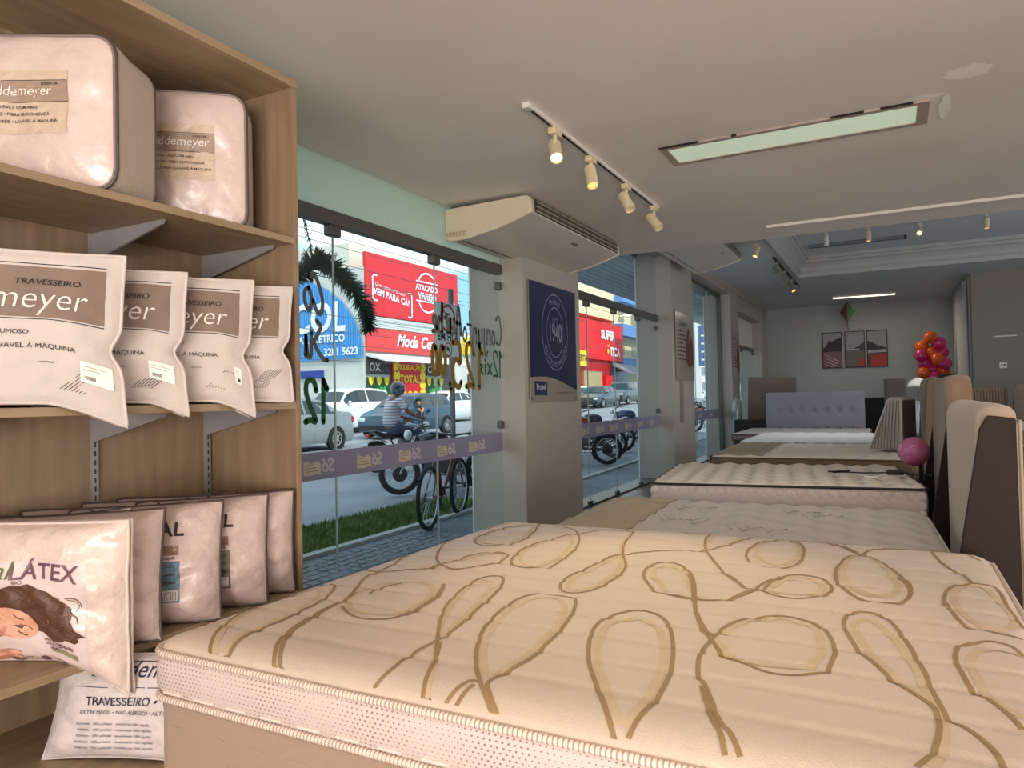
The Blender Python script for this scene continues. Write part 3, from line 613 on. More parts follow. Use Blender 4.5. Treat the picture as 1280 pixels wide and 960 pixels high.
# wedge cushion in plastic on bed 4
t = thing('wedge_cushion', 'striped grey wedge cushion wrapped in clear plastic standing on the cream bed', 'cushion', (-.03, 8.32, .657), radians(-24))
wd = M('wedge_plastic', (176, 166, 158), .2, bump=(14, .8), coat=.8)
wv = MB(); wv.prism([(-.2, .02), (.14, .02), (.14, .54), (.03, .56), (.0, .54)], 1, 0, .34)
wv.build('cushion_body', wd, t, bevel=.02, seg=3)
st = MB()
for k in range(9):
    x = -.17+k*.033; top = .04+min(.5, (x+.2)*2.7)
    st.tube([(x, -.004, .03), (x+.02, -.005, .03+top*.5), (min(x+.04, .12), -.004, min(.52, top))], .004, 5)
st.build('fabric_rib', M('wedge_rib', (120, 108, 100), .4), t)
MB().box(.142, .146, .02, .32, .03, .52).build('back_fabric', M('wedge_back', (70, 62, 56), .4, coat=.5), t)
# balloon, cable and little things on bed 3
def balloon(name, label, loc, r, col, rot=(0, 0, 0), group=None):
    t = thing(name, label, 'balloon', loc, 0, group)
    mt = M('balloon_'+str(col[0])+str(col[1]), col, .22, coat=.3)
    MB().lathe([(.004, -r*1.12), (r*.3, -r*.98), (r*.72, -r*.7), (r*.97, -r*.2), (r, .12*r), (r*.85, r*.6), (r*.5, r*.92), (.003, r*1.04)], (0, 0, 0), 20).build('skin', mt, t, smooth=True)
    MB().lathe([(.014, -r*1.22), (.005, -r*1.14), (.012, -r*1.08)], (0, 0, 0), 8).build('knot', mt, t)
    t.rotation_euler = rot
    return t
balloon('balloon', 'single pink balloon lying on the white tufted mattress', (.155, 6.55, .79), .115, (206, 112, 158), (radians(60), radians(20), 0))
t = thing('power_supply', 'small black power brick with cables on the white tufted mattress', 'adapter', (.02, 6.0, .66), radians(6))
MB().box(-.055, .055, -.03, .03, 0, .035).build('brick', M('black_plastic', (16, 16, 17), .4), t, bevel=.005)
MB().tube(smooth_path([(-.05, 0, .015), (-.15, .02, .008), (-.25, -.02, .012), (-.33, .05, .008), (-.42, 0, .01), (-.3, .09, .014), (-.45, .06, .008)]), .005, 6).build('cable', MATS['black_plastic'], t)
MB().tube(smooth_path([(.05, 0, .015), (.12, -.03, .008), (.2, -.05, .008), (.22, -.12, .008)]), .005, 6).build('cable', MATS['black_plastic'], t)
tag(MB().box(-.05, .05, -.012, .012, 0, .01).build('white_tag', M('paper_white', (240, 240, 236), .6), loc=(-.13, 5.78, .657), bevel=.002), 'small white stick lying on the tufted mattress', 'tag').rotation_euler = (0, 0, -.5)
# right background
rbh = tufted_board('ribbed_headboard', 'brown ribbed headboard against the right wall behind the beige one', (1.22, 12.3, 0), 0, .5, 1.29, .08, M('headboard_ribbed', (112, 94, 82), .85), 0, 0, .3, group='headboards on the right')
rb = MB()
for k in range(14): rb.cyl((-.234+k*.036, -.068, .8), (-.234+k*.036, -.068, 1.27), .017, n=8)
rb.build('rib', MATS['headboard_ribbed'], rbh, smooth=True)
tufted_board('plain_headboard', 'taupe headboard cut by the right picture edge', (1.83, 12.2, 0), 0, .6, 1.33, .1, M('headboard_taupe', (120, 106, 94), .85), 0, 0, .3, group='headboards on the right')
bed7 = thing('box_bed', 'beige-sided bed in the right background behind the headboards', 'bed', (1.5, 10.9, 0), 0, 'display beds down the shop')
f7, tp7 = mattress(bed7, .8, 1.0, .06, .62, .80, tuft(.3, .3, .008), (M('side_bed7', (130, 118, 104), .85), pipem, greym), 40, 40, .006, False, .03)
tp7.build('mattress_top', greym, bed7, smooth=True); box_base(bed7, .79, .99, .05, .2, .62, M('base_bed7', (96, 84, 72), .9)); feet(bed7, .79, .99, .2, darkfoot)
# lampshade and wrapped bed behind hb4
t = thing('table_lamp', 'white cone table lamp behind the slim tan headboard', 'lamp', (.42, 13.6, 0))
MB().lathe([(.0, 0), (.16, .0), (.16, .7), (.0, .7)], (0, 0, 0), 16).build('stand', M('stand_grey', (110, 100, 92), .8), t)
MB().lathe([(.02, .7), (.015, 1.25), (.01, 1.3)], (0, 0, 0), 10).build('stem', alu, t)
MB().lathe([(.17, 1.33), (.15, 1.38), (.10, 1.44), (.03, 1.48)], (0, 0, 0), 20).build('lamp_shade', M('shade_white', (230, 228, 222), .6), t, smooth=True)
t = thing('wrapped_mattress', 'bluish plastic-wrapped mattress stack behind the wedge cushion', 'mattress', (.34, 11.7, 0))
bp_ = M('blue_plastic', (150, 172, 190), .15, bump=(20, .8), coat=.6)
MB().box(-.35, .35, -.3, .3, .1, .62).build('lower_block', bp_, t, bevel=.03, seg=3); MB().box(-.34, .34, -.29, .29, .64, 1.12).build('upper_block', bp_, t, bevel=.04, seg=3)

# ================================================================== SHELF UNIT
XF, XB, YE = -2.0, -2.47, 2.07
wl, wd2, wd3 = (160, 140, 112), (145, 125, 98), None
wood_y = wood('wood_shelf', wl, wd2, 1); wood_z = wood('wood_upright', (148, 127, 102), (131, 110, 87), 2)
unit = thing('shelf_unit', 'light wood shelf unit with pillows and duvets at the left', 'shelf unit', (-2.235, .8, 0))
def L(x0, x1, y0, y1, z0, z1): return MB().box(x0+2.235, x1+2.235, y0-.8, y1-.8, z0, z1)
L(XB-.02, XB, -.6, YE, 0, 2.49).build('back_panel', wood_z, unit)
L(XB, XF, YE-.025, YE, 0, 2.49).build('side_panel', wood_z, unit, bevel=.002)
L(XB, XF, -.6, -.575, 0, 2.49).build('side_panel', wood_z, unit, bevel=.002)
L(XB-.02, XF+.003, -.6, YE, 2.49, 2.52).build('top_board', wood_y, unit, bevel=.002)
for z in (1.885, 1.255, .545):
    L(XB, XF, -.575, YE-.025, z, z+.025).build('shelf', wood_y, unit, bevel=.0015)
L(XB, XF+.22, -.575, YE-.025, .245, .27).build('shelf', wood_y, unit)
L(XB, XF+.20, -.575, YE-.025, 0, .245).build('plinth', wood_y, unit)
steel = M('bracket_grey', (150, 148, 152), .45, .2)
slot = M('slot_dark', (46, 42, 40), .7)
for y in (.45, 1.0, 1.55, 2.02):
    rail = L(XB, XB+.012, y-.012, y+.012, .27, 2.49).build('slotted_rail', steel, unit)
    sl = MB()
    for k in range(70): sl.box(XB+.0122+2.235, XB+.0126+2.235, y-.8-.003, y-.8+.003, .30+k*.031, .318+k*.031)
    sl.build('slot', slot, rail)
    for z in (1.885, 1.255, .545):
        MB().prism([(XB+.01+2.235, z), (XF-.08+2.235, z), (XF-.09+2.235, z-.014), (XB+.12+2.235, z-.075), (XB+.01+2.235, z-.10)], 1, y-.8-.0045, y-.8+.0045).build('bracket', steel, unit)
# ------------------------------------------------------------------ pillows
def pmap(W, H, T, g, seed, pinch=.03, sag=0, sag0=.15, dent=0, conc=.04, wr=.006, corner=.0):
    """front face (sgn=1) or back face of a pillow; x right, z up, front towards -y, back-bottom edge at y=0"""
    def P(u, v, sgn=1, off=0):
        uu, vv = max(-1, min(1, u)), max(-1, min(1, v))
        x = W/2*u*(1-conc*(1-vv*vv)); z = H/2+H/2*v*(1-conc*1.2*(1-uu*uu))
        d = T/2*(max(0, (1-uu**4)*(1-vv**4)))**.62+g/2
        nn = noise.noise(Vector((uu*2.6+seed, vv*2.3, sgn*5+seed*2)))*wr*1.6+noise.noise(Vector((uu*7+seed, vv*6, sgn*3)))*wr*.7
        edge = min(1, (1-max(abs(uu), abs(vv)))*6)
        d += nn*(.3+.7*edge)
        if dent and uu > 0:
            k = exp(-((vv+.12)/.16)**2)*uu**6; x -= dent*k
        if sag: z -= sag*max(0, (uu-sag0)/(1-sag0))**1.3*(1-vv)/2
        return Vector((x, -sgn*(d+off)-(T/2+g/2)*0, z))
    return P
def pillow(name, label, W, H, T, g, loc, rz, seed, mat, pipe=None, piper=.004, group=None, cat='pillow', n=34, side=None, **kw):
    t = thing(name, label, cat, loc, rz, group); P = pmap(W, H, T, g, seed, **kw)
    b = MB()
    b.grid(lambda u, v: P(2*u-1, 2*v-1, 1), n, n)
    b.grid(lambda u, v: P(1-2*u, 2*v-1, -1), n, n)
    ring = [(-1+2*i/n, -1) for i in range(n)]+[(1, -1+2*i/n) for i in range(n)]+[(1-2*i/n, 1) for i in range(n)]+[(-1, 1-2*i/n) for i in range(n)]
    if g > .004:
        s_ = MB(); s_.rings([[tuple(P(u, v, 1)) for u, v in ring], [tuple(P(u, v, 0)*1+Vector((-.006*u, 0, -.006*v))) for u, v in ring], [tuple(P(u, v, -1)) for u, v in ring]], True, False)
        s_.build('side_gusset', side or mat, t, smooth=True)
    b.build('cushion', mat, t, smooth=True)
    if pipe:
        for sg in ((1, -1) if g > .004 else (1,)):
            MB().tube([P(u, v, sg) for u, v in ring], piper, 6, loop=True).build('piping', pipe, t, smooth=True)
    return t, P
def decal(P, mb, u0, u1, v0, v1, off=.0012, n=10):
    mb.grid(lambda a, c: P(u0+(u1-u0)*a, v0+(v1-v0)*c, 1, off), n, n); return mb
def ptext(P, mb, s, x, z, size, W, H, off=.0042, **kw):
    """text at metres x right of centre, z above the middle"""
    put_text(mb, s, lambda a, c: P((x+a)/(W/2), (z+c)/(H/2), 1, off), size, **kw)
pw = M('pillow_nonwoven', (206, 197, 192), .75, bump=(300, .2)); pside = M('pillow_gusset', (196, 186, 180), .7, bump=(200, .2))
taupe = M('print_taupe', (132, 114, 102), .7); ink = M('print_dark', (40, 34, 36), .7); inkp = M('print_black_fine', (70, 62, 62), .7)
wink = M('print_white', (236, 230, 226), .7); tagw = M('tag_paper', (248, 246, 240), .6)
RZ = radians(63)
PG = 'boxed pillows on the middle shelf'
plab = ['white gusseted pillow with taupe band, nearest on the middle shelf', 'white gusseted pillow with taupe band, second from the front of the shelf',
        'white gusseted pillow with taupe band, third from the front of the shelf', 'white gusseted pillow with taupe band, last before the shelf end panel']
for k, (xe, ye, H, ov) in enumerate([(-1.915, 1.301, .42, .19), (-1.949, 1.53, .41, .115), (-1.941, 1.79, .42, .13), (-1.965, 1.985, .42, .06)]):
    W, T, g = .64, .05, .075
    r_ = Vector((xe, ye)); c = r_-Vector((cos(RZ), sin(RZ)))*W/2+Vector((-sin(RZ), cos(RZ)))*(g/2)*(1 if k < 3 else .35)
    t, P = pillow('boxed_pillow', plab[k], W, H, T, g, (c.x, c.y, 1.283), RZ, 3.1*k+1, pw, pw, .0052, PG, side=pside, dent=.028, sag=(.065, .04, .05, .0)[k], sag0=1-ov/(W/2), wr=.008)
    b = MB(); decal(P, b, -.86, .86, .13, .80, .0012, 30); band = b.build('printed_band', taupe, t, smooth=True)
    q = MB()
    for v in (.10, .83): decal(P, q, -.86, .86, v, v+.012, .0014, 30)
    ptext(P, q, 'TRAVESSEIRO', .135, .118, .022, W, H, shear=.18, bold=.008, xs=1.15)
    ptext(P, q, 'TOQUE MACIO E VOLUMOSO', -.03, -.02, .018, W, H)
    ptext(P, q, 'DURABILIDADE • LAVÁVEL À MÁQUINA', .02, -.058, .0185, W, H, xs=1.1)
    ptext(P, q, 'MICROFIBRA • 50 X 70 CM', -.07, -.1, .009, W, H); ptext(P, q, 'SAIBA MAIS', .13, -.098, .007, W, H)
    for i in range(9): decal(P, q, .60+.0*i, .602+.0, -.9+.0, -.9, .0014, 1)
    q.build('print', ink, t)
    q = MB(); ptext(P, q, 'Buddemeyer', .0, .052, .088, W, H, shear=.22, bold=-.01); q.build('script_print', wink, t)
    q = MB()
    for i in range(7):
        a = .5+.028*i
        q.add([tuple(P(a, -.78, 1, .0014)), tuple(P(a+.008, -.78, 1, .0014)), tuple(P(a+.208, -.46, 1, .0014)), tuple(P(a+.2, -.46, 1, .0014))], [(0, 1, 2, 3)])
    q.build('fine_print', inkp, t)
    if k != 3:
        u0 = (.66, .66, .80)[k]; q = MB(); decal(P, q, u0, u0+(.26, .24, .08)[k], -.62, -.36, .004, 4); tg = q.build('price_tag', tagw, t)
        q = MB()
        for i in range(12): decal(P, q, u0+.03+i*.0075*(1 if k < 2 else .3), u0+.034+i*.0075*(1 if k < 2 else .3), -.58, -.53, .0046, 1)
        decal(P, q, u0+.02, u0+(.2 if k < 2 else .06), -.42, -.415, .0046, 4); decal(P, q, u0+.02, u0+(.17 if k < 2 else .05), -.46, -.455, .0046, 4)
        q.build('barcode', inkp, tg)
# bottom shelf
bagm = M('pillow_in_clear_bag', (196, 176, 170), .38, bump=(34, .8), coat=.25); bagl = M('latex_bag', (222, 202, 192), .34, bump=(30, .8), coat=.35)
edge = M('bag_edge_dark', (72, 56, 56), .5); edgew = M('bag_edge_white', (214, 200, 192), .4)
RB = radians(42); W, T = .60, .15
BG = 'pillows in clear bags on the lower shelf'
blab = ['clear-bagged pillow with plain side, directly behind the latex pillow', 'clear-bagged pillow with blue-labelled AL print, second behind the latex one',
        'clear-bagged pillow with olive label strip, third behind the latex one', 'clear-bagged pillow beside the shelf end panel, blue label strip']
bluel = M('label_blue', (96, 122, 140), .5); olive = M('label_olive', (104, 96, 74), .5); brownl = M('label_brown', (132, 102, 82), .5); barc = M('barcode_pale', (200, 196, 190), .5)
for k, (ye, H) in enumerate([(1.43, .39), (1.65, .385), (1.85, .38), (2.01, .375)]):
    r_ = Vector((-1.955+(-.03 if k == 3 else 0), ye)); c = r_-Vector((cos(RB), sin(RB)))*W/2
    t, P = pillow('bagged_pillow', blab[k], W, H, T, 0, (c.x, c.y, .575), RB, 2.3*k+9, bagm, edge, .0048, BG, conc=.025, wr=.014)
    t.rotation_euler[0] = radians((-11, -11, -9, -2)[k])
    if k:
        q = MB(); ptext(P, q, 'REAL', .12, .085, .065, W, H, bold=.02); q.build('print', ink, t)
        q = MB(); decal(P, q, .40, .60, .12, .28); q.build('brown_label', brownl, t)
        q = MB(); decal(P, q, .38, .62, -.66, .02); q.build('strip_label', bluel if k != 2 else olive, t)
        q = MB(); [ptext(P, q, s_, .150, .01-.026*i, .012, W, H, bold=.02) for i, s_ in enumerate(['TOQUE', 'ALTURA', 'PLUMAS', 'ESPUMA'])]; q.build('print', inkp, t)
        q = MB(); decal(P, q, .41, .6, -.63, -.46, .0024, 3); br_ = q.build('barcode', barc, t)
        q = MB(); [decal(P, q, .42+.016*i, .426+.016*i, -.62, -.48, .0036, 1) for i in range(11)]; q.build('bar', ink, br_)
    b = MB(); b.tube(smooth_path([P(.1, 1, 1, -.02), P(.12, 1, 1, 0)+Vector((0, 0, .012)), P(.3, 1, 1, .0)+Vector((0, 0, .014)), P(.33, 1, 1, -.02)]), .0035, 6); b.build('bag_handle', edge, t)
# second row behind, only their tops show
for k, (x, y, rz) in enumerate([(-2.29, 1.12, 38)]):
    t, P = pillow('bagged_pillow', 'clear-bagged pillow pressed between the latex pillow and the back panel', .5, .39, .1, 0, (x, y+.16, .575), radians(rz), 31+k, bagm, edge, .0035, BG, conc=.07, wr=.012)
# latex pillow with printed photo
W, H, T = .54, .385, .14; RL = radians(26)
r_ = Vector((-1.905, 1.30)); c = r_-Vector((cos(RL), sin(RL)))*W/2
t, P = pillow('latex_pillow', 'clear-bagged latex pillow printed with a sleeping woman, nearest on the lower shelf', W, H, T, .02, (c.x, c.y, .572), RL, 17, bagl, edgew, .005, None, side=bagl, sag=.10, sag0=.25, conc=.015, wr=.012)
cardm = M('print_card_pink', (222, 204, 204), .35, coat=.5)
q = MB(); decal(P, q, -.9, .70, -.86, .52, .0012, 20); q.build('printed_card', cardm, t, smooth=True)
mauve = M('print_mauve', (112, 78, 92), .5); greenp = M('print_green', (98, 112, 62), .5)
q = MB(); ptext(P, q, 'LÁTEX', .076, .052, .060, W, H, bold=.014, xs=1.05); ptext(P, q, 'BIO', .006, .038, .016, W, H); q.build('print', mauve, t)
q = MB(); ptext(P, q, 'real', -.066, .054, .068, W, H, shear=.3); q.build('script_print', greenp, t)
def blob(P, mb, cx, cz, rx, rz, rot=0, off=.002, n=26, wob=0, seed=0):
    cx += .081
    vs = [tuple(P(cx/(W/2), cz/(H/2), 1, off+.001))]; NR = 5
    for j in range(1, NR+1):
        for i in range(n):
            a = 2*pi*i/n; k = (1+wob*noise.noise(Vector((cos(a)*2+seed, sin(a)*2, seed))))*j/NR
            x, z = rx*cos(a)*k, rz*sin(a)*k; x, z = x*cos(rot)-z*sin(rot), x*sin(rot)+z*cos(rot)
            vs.append(tuple(P((cx+x)/(W/2), (cz+z)/(H/2), 1, off+.001)))
    mb.add(vs, [(0, 1+i, 1+(i+1) % n) for i in range(n)]+[(1+j*n+i, 1+(j+1)*n+i, 1+(j+1)*n+(i+1) % n, 1+j*n+(i+1) % n) for j in range(NR-1) for i in range(n)])
hair = M('print_hair', (88, 58, 44), .5); hair2 = M('print_hair_light', (140, 100, 74), .5); skin = M('print_skin', (214, 158, 132), .5); skin2 = M('print_skin_shade', (186, 122, 100), .5); lip = M('print_lip', (178, 88, 80), .5)
q = MB(); blob(P, q, -.03, -.035, .115, .062, -.35, .0022, wob=.35, seed=4); blob(P, q, .02, -.07, .07, .038, -.2, .0022, wob=.5, seed=8); blob(P, q, -.10, -.01, .07, .035, .4, .0022, wob=.3, seed=2)
hr = q.build('photo_hair', hair, t)
q = MB()
for i in range(16):
    a = i*.4; cx, cz = .061+.085*cos(a+.3), -.045+.042*sin(a*1.3)
    P0 = [P((cx+.03*cos(a+s_*.9))/(W/2), (cz+.016*sin(a+s_*1.1))/(H/2), 1, .003) for s_ in (0, .8, 1.6, 2.4)]
    q.tube(smooth_path(P0, 3), .0022, 4, flat=.4)
q.build('photo_curl', hair2, hr)
q = MB(); blob(P, q, -.088, -.068, .066, .036, -.45, .0036); blob(P, q, -.13, -.06, .03, .024, -.2, .0036); fc = q.build('photo_face', skin, t)
q = MB(); blob(P, q, -.112, -.088, .008, .016, -.5, .0044); blob(P, q, -.155, -.165, .05, .018, .1, .0036); q.build('photo_shade', skin2, fc)
q = MB(); blob(P, q, -.16, -.158, .055, .012, .08, .0044); blob(P, q, -.105, -.152, .025, .007, -.15, .0046); blob(P, q, -.105, -.164, .026, .006, -.2, .0046); q.build('photo_hand', skin, t)
q = MB()
for cx, cz in ((-.075, -.052), (-.066, -.096)):
    q.tube([P((.081+cx+.013*s_)/(W/2), (cz-.008*s_-.004*(1-s_*s_))/(H/2), 1, .0048) for s_ in (-1, -.5, 0, .5, 1)], .0016, 4)
    q.tube([P((.081+cx+.016*s_+.008)/(W/2), (cz+.014-.008*s_+.003*(1-s_*s_))/(H/2), 1, .0048) for s_ in (-1, 0, 1)], .001, 4)
q.build('photo_eyes', hair, fc)
q = MB(); blob(P, q, -.142, -.082, .006, .014, -.5, .0048); q.build('photo_lips', lip, fc)
q = MB(); blob(P, q, -.11, -.182, .011, .011, 0, .003); blob(P, q, -.025, -.18, .011, .011, 0, .003); ptext(P, q, 'LAVÁVEL', .106, -.185, .012, W, H); ptext(P, q, 'MAIOR\nVENTILAÇÃO', .011, -.176, .010, W, H); ptext(P, q, 'PARA QUEM\nGOSTA DE\nLADO', .096, -.120, .010, W, H, bold=.02); ptext(P, q, '50x70', .136, -.125, .014, W, H, bold=.03); q.build('print', mauve, t)
q = MB(); decal(P, q, .32, .60, -.77, -.70, .003, 4); q.build('green_label', M('label_sage', (150, 146, 112), .5), t)
# pillow on the lowest board
W, H, T = .48, .30, .12
t, P = pillow('printed_pillow', 'white pillow with thin blue script standing on the lowest board', W, H, T, 0, (-1.955, 1.30, .272), radians(22), 41, M('pillow_white_cotton', (214, 206, 204), .6, bump=(60, .3)), M('seam_white', (200, 192, 188), .6), .003, None, conc=.07, wr=.010)
t.rotation_euler[0] = radians(-16)
navy = M('print_navy', (44, 44, 70), .6)
q = MB(); ptext(P, q, 'Buddemeyer', .075, .085, .070, W, H, shear=.25); decal(P, q, -.6, .8, .36, .375); decal(P, q, -.7, .8, .86, .875)
ptext(P, q, 'TRAVESSEIRO • TOQUE', .075, .004, .034, W, H, bold=.006); ptext(P, q, 'EXTRA MACIO • NÃO ALÉRGICO • ALTA DURABILIDADE', .075, -.02, .0145, W, H)
for i in range(5): ptext(P, q, 'Enchimento   100% poliéster   revestimento 100% algodão', 0, -.05-.017*i, .010, W, H)
q.build('print', navy, t)
# ------------------------------------------------------------------ duvet bags on the top shelf
def duvet(label, corner, rz, W, H, D, seed, r=.06, fc=(214, 196, 190)):
    c = Vector(corner)-Vector((cos(rz), sin(rz)))*W/2
    t = thing('duvet_bag', label, 'duvet bag', (c.x, c.y, 1.912), rz, 'bagged duvets on the top shelf')
    a, b_ = W/2, H/2
    def face(sgn, bulge):
        def f(u, v):
            x, z = cmap(-a+2*a*u, -b_+2*b_*v, a, b_, r)
            k = max(0, (1-(2*u-1)**4)*(1-(2*v-1)**4))**.7
            wv = noise.noise(Vector((u*3+seed, v*3, seed)))*.014*k+noise.noise(Vector((u*9+seed+v*6, v*4-u*5, seed)))*.007*k+noise.noise(Vector((u*20+seed+v*14, v*8, seed)))*.003*k
            return Vector((x, -bulge*k-wv if sgn > 0 else D+bulge*k*.4, z+b_))
        return f
    ff = face(1, .035)
    MB().grid(lambda u, v: ff(u, v), 40, 40).build('clear_front', M('duvet_in_vinyl', fc, .32, bump=(18, .8), coat=.3), t, smooth=True)
    q = MB()
    O = outline(a, b_, r, .03)
    q.rings([[(x*k, y, z*k+b_) for x, z in O] for y, k in ((0, 1), (D*.1, 1.012), (D*.5, .995), (D*.9, 1.01), (D, 1))], True, True)
    q.build('fabric_body', M('duvet_fabric_side', (200, 186, 172), .8, bump=(40, .25)), t, smooth=True)
    for y in (0, D):
        MB().tube([(x, y, z+b_) for x, z in O], .0065 if y == 0 else .004, 8, loop=True).build('zip_piping', M('duvet_piping', (74, 66, 64), .4), t, smooth=True)
    pr = MB(); pr.tube([(x*.985, -.006, z*.985+b_) for x, z in O], .004, 6, loop=True); pr.build('clear_rim', M('rim_grey', (136, 122, 116), .3), t, smooth=True)
    lab = lambda x, z, off: Vector((x, ff((x+a)/(2*a), z/H).y-off, z))
    def rect(x0, x1, z0, z1, off, n=12):
        m_ = MB(); m_.grid(lambda u, v: lab(x0+(x1-x0)*u, z0+(z1-z0)*v, off), n, n); return m_
    cx = a*.15
    L0, L1 = -a*.72, a*.50
    rect(L0, L1, H*.34, H*.74, .002).build('label_card', M('label_card_beige', (204, 184, 164), .45), t)
    rect(L0, L1, H*.545, H*.67, .0035).build('label_band', M('label_band_taupe', (160, 140, 124), .45), t)
    q = MB(); put_text(q, 'Buddemeyer', lambda x, z: lab((L0+L1)/2+x, H*.585+z, .005), H*.085, shear=.2); q.build('script_print', wink, t)
    q = MB()
    put_text(q, 'EDREDOM', lambda x, z: lab(L1-.05+x, H*.645+z, .005), .010, bold=.02)
    for i, s_ in enumerate(['DUPLA FACE COM ABAS', 'SUPER MACIO • FIBRA SILICONIZADA', 'ALTA DURABILIDADE • LAVÁVEL À MÁQUINA']): put_text(q, s_, lambda x, z: lab((L0+L1)/2-.01+x, H*(.50-.045*i)+z, .0045), .0125, bold=.01)
    for z in (H*.54, H*.672):
        q.add([tuple(lab(x, z+dz, .0045)) for dz in (0, .002) for x in (L0, (L0+L1)/2, L1)], [(0, 1, 4, 3), (1, 2, 5, 4)])
    q.build('print', inkp, t)
    return t
duvet('big clear-fronted duvet bag with dark piping, first on the top shelf', (-1.985, 1.325), radians(30), .48, .455, .25, 2.2)
duvet('second duvet bag on the top shelf, next to the side panel', (-2.07, 1.885), radians(40), .42, .50, .15, 6.1, fc=(200, 182, 170))

# ================================================================== CEILING FITTINGS
# long recessed light panel
t = thing('ceiling_panel_light', 'long rectangular recessed light panel in the near ceiling', 'ceiling light', (-.505, 4.635, 2.84))
frm = M('light_frame', (176, 160, 148), .5)
MB().box(-.74, .74, -.185, -.145, -.012, .01).build('frame_rail', frm, t, bevel=.002); MB().box(-.74, .74, .145, .185, -.012, .01).build('frame_rail', frm, t, bevel=.002)
MB().box(-.74, -.70, -.145, .145, -.012, .01).build('frame_end', frm, t); MB().box(.68, .74, -.145, .145, -.012, .01).build('frame_end', frm, t)
MB().box(-.70, .68, -.145, .145, -.006, .004).build('diffuser', M('diffuser_green', (196, 212, 186), .4, emit=.42), t)
for x0, x1 in ((-.745, -.5), (.25, .42), (-.3, -.27), (.5, .66)): MB().box(x0, x1, -.190-.003*random.random(), -.184, -.0125, -.0005).build('plaster_gap', M('crack_dark', (34, 28, 26), .9), t)
q = MB()
def patch(cx, cy, rx, ry, seed):
    K = 40; P = [(cx+rx*cos(2*pi*i/K)*(1+.45*noise.noise(Vector((cos(2*pi*i/K)*3, sin(2*pi*i/K)*3, seed)))), cy+ry*sin(2*pi*i/K)*(1+.45*noise.noise(Vector((cos(2*pi*i/K)*3, sin(2*pi*i/K)*3, seed+9)))), 2.837) for i in range(K)]
    q.add(P, [tuple(range(K))[::-1]])
for a in ((.38, 4.16, .10, .09, 1), (.66, 3.98, .05, .03, 3), (.31, 4.62, .03, .2, 4), (.2, 4.40, .1, .03, 7)): patch(*a)
S(q.build('trim_6', M('filler_patch', (250, 246, 238), .9)))
for i, (x, y) in enumerate(FILL_LAMPS):  # added fittings for the unseen fill lamps
    t = thing('ceiling_panel_light', 'added unseen light panel behind or beside the viewer', 'ceiling light', (x, y, 2.84), 0, 'added light panels outside the picture')
    MB().box(-.74, .74, -.2, .2, -.012, .01).build('frame', frm, t); MB().box(-.70, .70, -.16, .16, -.02, -.012).build('diffuser', M('fill_diffuser', (255, 226, 190), .4, emit=1.0), t)
# track with four spots
ivory = M('spot_ivory', (222, 206, 170), .45); lit = M('spot_lit', (255, 226, 160), .3, emit=2.2); warmglow = M('spot_warm', (238, 196, 120), .4, emit=.9); black = M('black_matte', (18, 17, 17), .5)
tr = thing('light_track', 'white ceiling track carrying four spotlights near the air conditioner', 'light track', (-1.66, 4.62, 2.84))
MB().box(-.018, .018, -1.2, 1.2, -.024, 0).build('rail', white, tr, bevel=.002); MB().box(-.008, .008, -1.16, 1.19, -.0255, -.0235).build('slot', black, tr)
MB().box(-.022, .022, -1.235, -1.18, -.03, 0).build('feed_cap', white, tr, bevel=.003)
def spot(label, loc, direction, face, group='track spotlights', size=1, light=None, body=None, name='spotlight'):
    t = thing(name, label, 'spotlight', loc, 0, group); bm_ = body or ivory
    MB().box(-.024*size, .024*size, -.05*size, .05*size, -.062*size, -.024*size).build('adapter', bm_, t, bevel=.006*size)
    MB().cyl((0, 0, -.06*size), (0, 0, -.115*size), .011*size).build('stem', bm_, t, smooth=False)
    d = Vector(direction).normalized(); c = Vector((0, 0, -.15*size)); h = .078*size; r = .038*size
    q = d.to_track_quat('Z', 'Y'); mt = Matrix.Translation(c) @ q.to_matrix().to_4x4()
    b = MB(); b.x = mt; b.lathe([(r*.86, -h), (r, -h+.006), (r, h), (r*.88, h), (r*.84, h-.02)], n=24); b.build('lamp_body', bm_, t, bevel=0)
    b = MB(); b.x = mt; b.lathe([(.001, h-.012), (r*.86, h-.012)], n=24, cap=False); b.build('lens', face, t)
    b = MB(); b.x = mt; b.lathe([(r*.87, -h-.001), (.001, -h-.0015)], n=20, cap=False); b.build('rear_cap', black, t)
    if light:
        p = Vector(loc)+c+d*(h+.01); lamp('spot_light', 'SPOT', p, light, (1, .73, .38), aim=p+d, spot_size=radians(38), spot_blend=.9, shadow_soft_size=.03)
    return t
spot('lit track spotlight nearest the viewer', (-1.66, 3.76, 2.84), (.46, -.76, -1.0), lit, light=105)
spot('second track spotlight, glowing faintly', (-1.66, 4.32, 2.84), (.30, -.42, -1.0), warmglow)
spot('third track spotlight, unlit, from the viewer', (-1.66, 5.02, 2.84), (.55, -.35, -1.0), ivory)
spot('fourth track spotlight with black rear, farthest on the track', (-1.66, 5.72, 2.84), (.8, -.3, -1.05), ivory)
